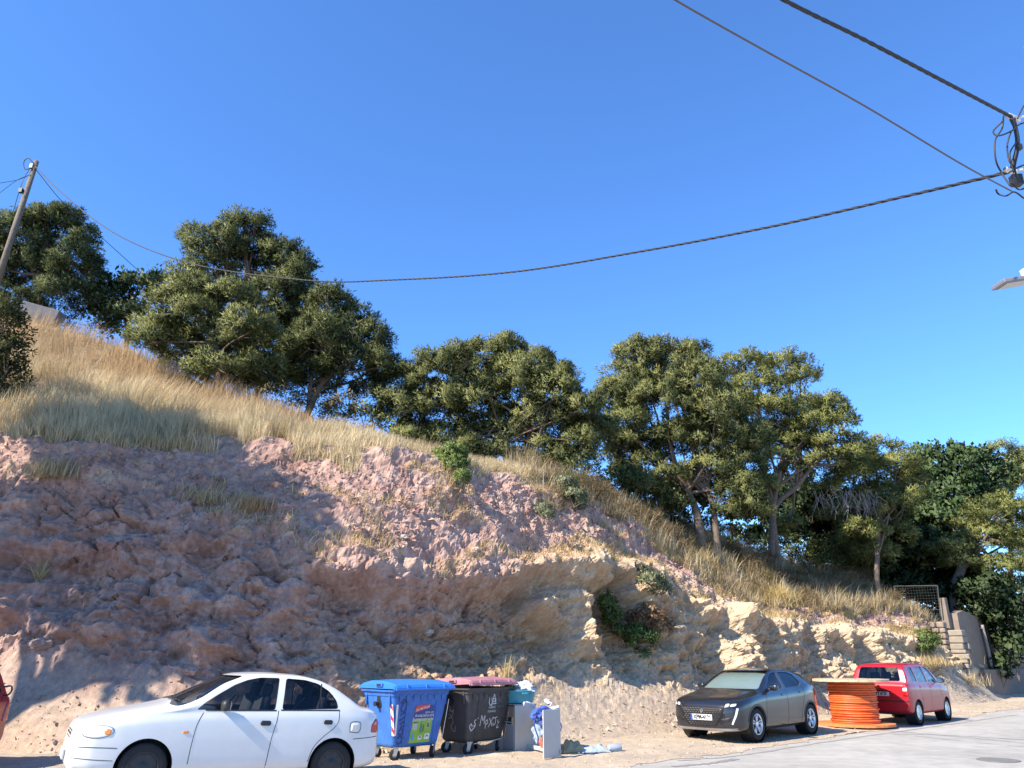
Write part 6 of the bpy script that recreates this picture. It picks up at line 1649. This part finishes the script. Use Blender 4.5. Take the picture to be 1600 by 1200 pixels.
# spans
cable('overhead_cable', 'long twisted cable sagging across the sky between the two poles',
      [ptop + Vector((.05, -.1, -.3)), at(95, 300, 27), at(180, 365, 25), at(300, 412, 22.5), at(480, 438, 19.5), at(620, 437, 17.4), at(800, 425, 15), at(1000, 393, 12.6), at(1200, 355, 10.4), at(1400, 310, 8.6), K2], .0115, cablem, 3, 10)
cable('overhead_cable', 'thin cable dropping from the left pole behind the pines', [ptop + Vector((.05, -.05, -.4)), at(100, 318, 29), at(160, 372, 31), at(222, 428, 33.5), at(260, 462, 35)], .014, cablem)
cable('overhead_cable', 'upper thin cable leaving the left pole to the left', [ptop + dv * .75 + Vector((0, -.1, 0)), at(28, 281, 27.5), at(0, 286, 27), at(-60, 296, 26)], .011, cablem)
cable('overhead_cable', 'lower thin cable leaving the left pole to the left', [ptop + dv * .75 + Vector((0, -.1, 0)), at(26, 282, 27.2), at(0, 301, 26), at(-60, 345, 24)], .011, cablem)
cable('overhead_cable', 'thick twisted cable at the top right corner', [K1, at(1480, 130, 6.2), at(1350, 62, 5.4), at(1225, 0, 4.8), at(1080, -85, 4.2), at(900, -200, 3.5)], .010, cablem, 4, 10)
cable('overhead_cable', 'thin brown cable running below the thick twisted one', [K3, at(1500, 255, 6.4), at(1350, 165, 5.7), at(1200, 82, 5.1), at(1055, 0, 4.6), at(900, -95, 4.1)], .0085, principled('brown_cable', (.11, .085, .07), rough=.6))

# ------------------------------------------------------------------ road details
mh = empty('manhole_cover', (6.6, 10.45, .004)); 
q = at(1560, 1188, 10.0); s_ = EYE / (EYE - q.z); mh.location = (q.x * s_, q.y * s_, .006)
tag(mh, 'round iron manhole cover in the road at the bottom right', 'manhole cover')
iron = principled('cast_iron', (.22, .21, .20), rough=.7, metal=.3, noise=.3, nscale=12)
m = MB(); m.lathe([(.34, 0), (.34, .006), (.30, .008), (.30, .003), (.001, .003)], 36, 'z'); m.build('rim', iron, mh)
for k in range(-4, 5):
    hw_ = math.sqrt(max(.29 ** 2 - (k * .062) ** 2, 0)); boxobj('tread_bar', (0, k * .062, .006), (2 * hw_, .03, .006), iron, mh)
crk = principled('crack_tar', (.20, .19, .18), rough=.9)
def ground_line(name, label, px, wid, mat):
    P = []
    for x, y in px:
        q = at(x, y, 10.0); s_ = EYE / (EYE - q.z); P.append((q.x * s_, q.y * s_, .0045))
    P = smoothpath(P, 14); rg = np.random.default_rng(len(px)); V, Fc = [], []
    for i, p in enumerate(P):
        d = (P[min(i + 1, len(P) - 1)] - P[max(i - 1, 0)]).normalized(); nn = Vector((-d.y, d.x, 0)) * wid * rg.uniform(.4, 1.3) / 2
        p = p + Vector((-d.y, d.x, 0)) * rg.uniform(-.02, .02)
        V += [p + nn, p - nn]
        if i: Fc.append((2 * i - 2, 2 * i - 1, 2 * i + 1, 2 * i))
    o = pyobj(name, V, Fc, mat, rd); return o
ground_line('crack', None, [(1395, 1147), (1480, 1149), (1600, 1156), (1700, 1160)], .05, crk)
ground_line('crack', None, [(1430, 1150), (1520, 1160), (1600, 1167), (1680, 1172)], .03, crk)
ground_line('crack', None, [(1060, 1189), (1160, 1180), (1300, 1158), (1420, 1141), (1540, 1124), (1590, 1117)], .10, principled('tar_edge', (.25, .235, .21), rough=.9))
ground_line('crack', None, [(1050, 1198), (1110, 1193), (1150, 1186)], .16, crk)

# a few single stones that stand out
rockb = principled('big_rock', (.27, .185, .155), rough=.95, noise=.3, nscale=5, bump=.8, bscale=14); rockw = principled('pale_rock', (.40, .34, .28), rough=.9, noise=.2, nscale=6)
for (x, y, r, mt, lab) in ((66, 1006, .20, rockb, 'reddish boulder with a shadow beneath at the lower left'), (745, 855, .10, rockw, 'pale stone in the middle of the purple face'), (634, 835, .09, rockw, 'whitish stone left of the pale one on the face'),
                           (672, 990, .12, rockw, 'bright stone lodged in the shaded hollow'), (612, 997, .14, rockb, 'dark stone in the shaded hollow left of the bright one'), (485, 930, .17, rockb, 'grey rock at the foot of the big shadow edge'), (300, 1050, .16, rockb, 'rock beside the pale sand chute behind the sedan')):
    o = crumple('rock', tuple(face_at(x, y) + np.array([0, -.03, 0])), r * .85, mt, None, int(x), (1.3, .9, .7), .2, 3, .35); tag(o, lab, 'rock')

# ------------------------------------------------------------------ the tree outside the picture whose shade lies on the left of the bank
rng = np.random.default_rng(90)
tc_ = Vector((-14.3, 11.2, 10.8))
bl = [((tc_.x + dx, tc_.y + dy, tc_.z + dz), r) for dx, dy, dz, r in ((0, 0, 0, (2.2, 2.4, 1.9)), (1.6, 1.2, -.6, (1.7, 1.8, 1.3)), (-1.5, -.6, .3, (1.9, 1.9, 1.5)), (.6, -1.2, .9, (1.7, 1.6, 1.3)), (.3, 1.8, 1.0, (1.6, 1.6, 1.2)), (2.2, .0, -1.4, (1.3, 1.4, .9)), (-.5, 1.2, -1.5, (1.5, 1.6, 1.0)), (-.8, .6, 2.0, (1.8, 1.8, 1.3)), (.8, .2, 2.1, (1.5, 1.6, 1.1)), (-1.0, 3.4, 1.6, (1.7, 1.7, 1.4)), (-1.9, 3.3, 3.1, (1.6, 1.7, 1.3)), (-.8, 2.0, 2.7, (1.6, 1.6, 1.2)))]
V, Fi, C = foliage(bl, rng, 420, kind='leaf', cols=DK, size=.3, wid=.4, clump=.45)
foot = np.array([tc_.x, tc_.y, 0.0]); st = empty('roadside_tree', foot)
link('crown', fastmesh('crown', V - foot, Fi, C), st, leafm)
m = MB(); m.tube([(0, 0, -.1), (.1, 0, 4), (0, 0, 9)], [.22, .18, .1], 12); m.build('trunk', bark, st, True)
m = MB(); limbs(m, (0, 0, 6.5), [((c[0] - foot[0], c[1] - foot[1], c[2]), r) for c, r in bl], rng, .08); m.build('limbs', bark, st, True)
tag(st, 'roadside tree left of the picture that shades the bank', 'tree')
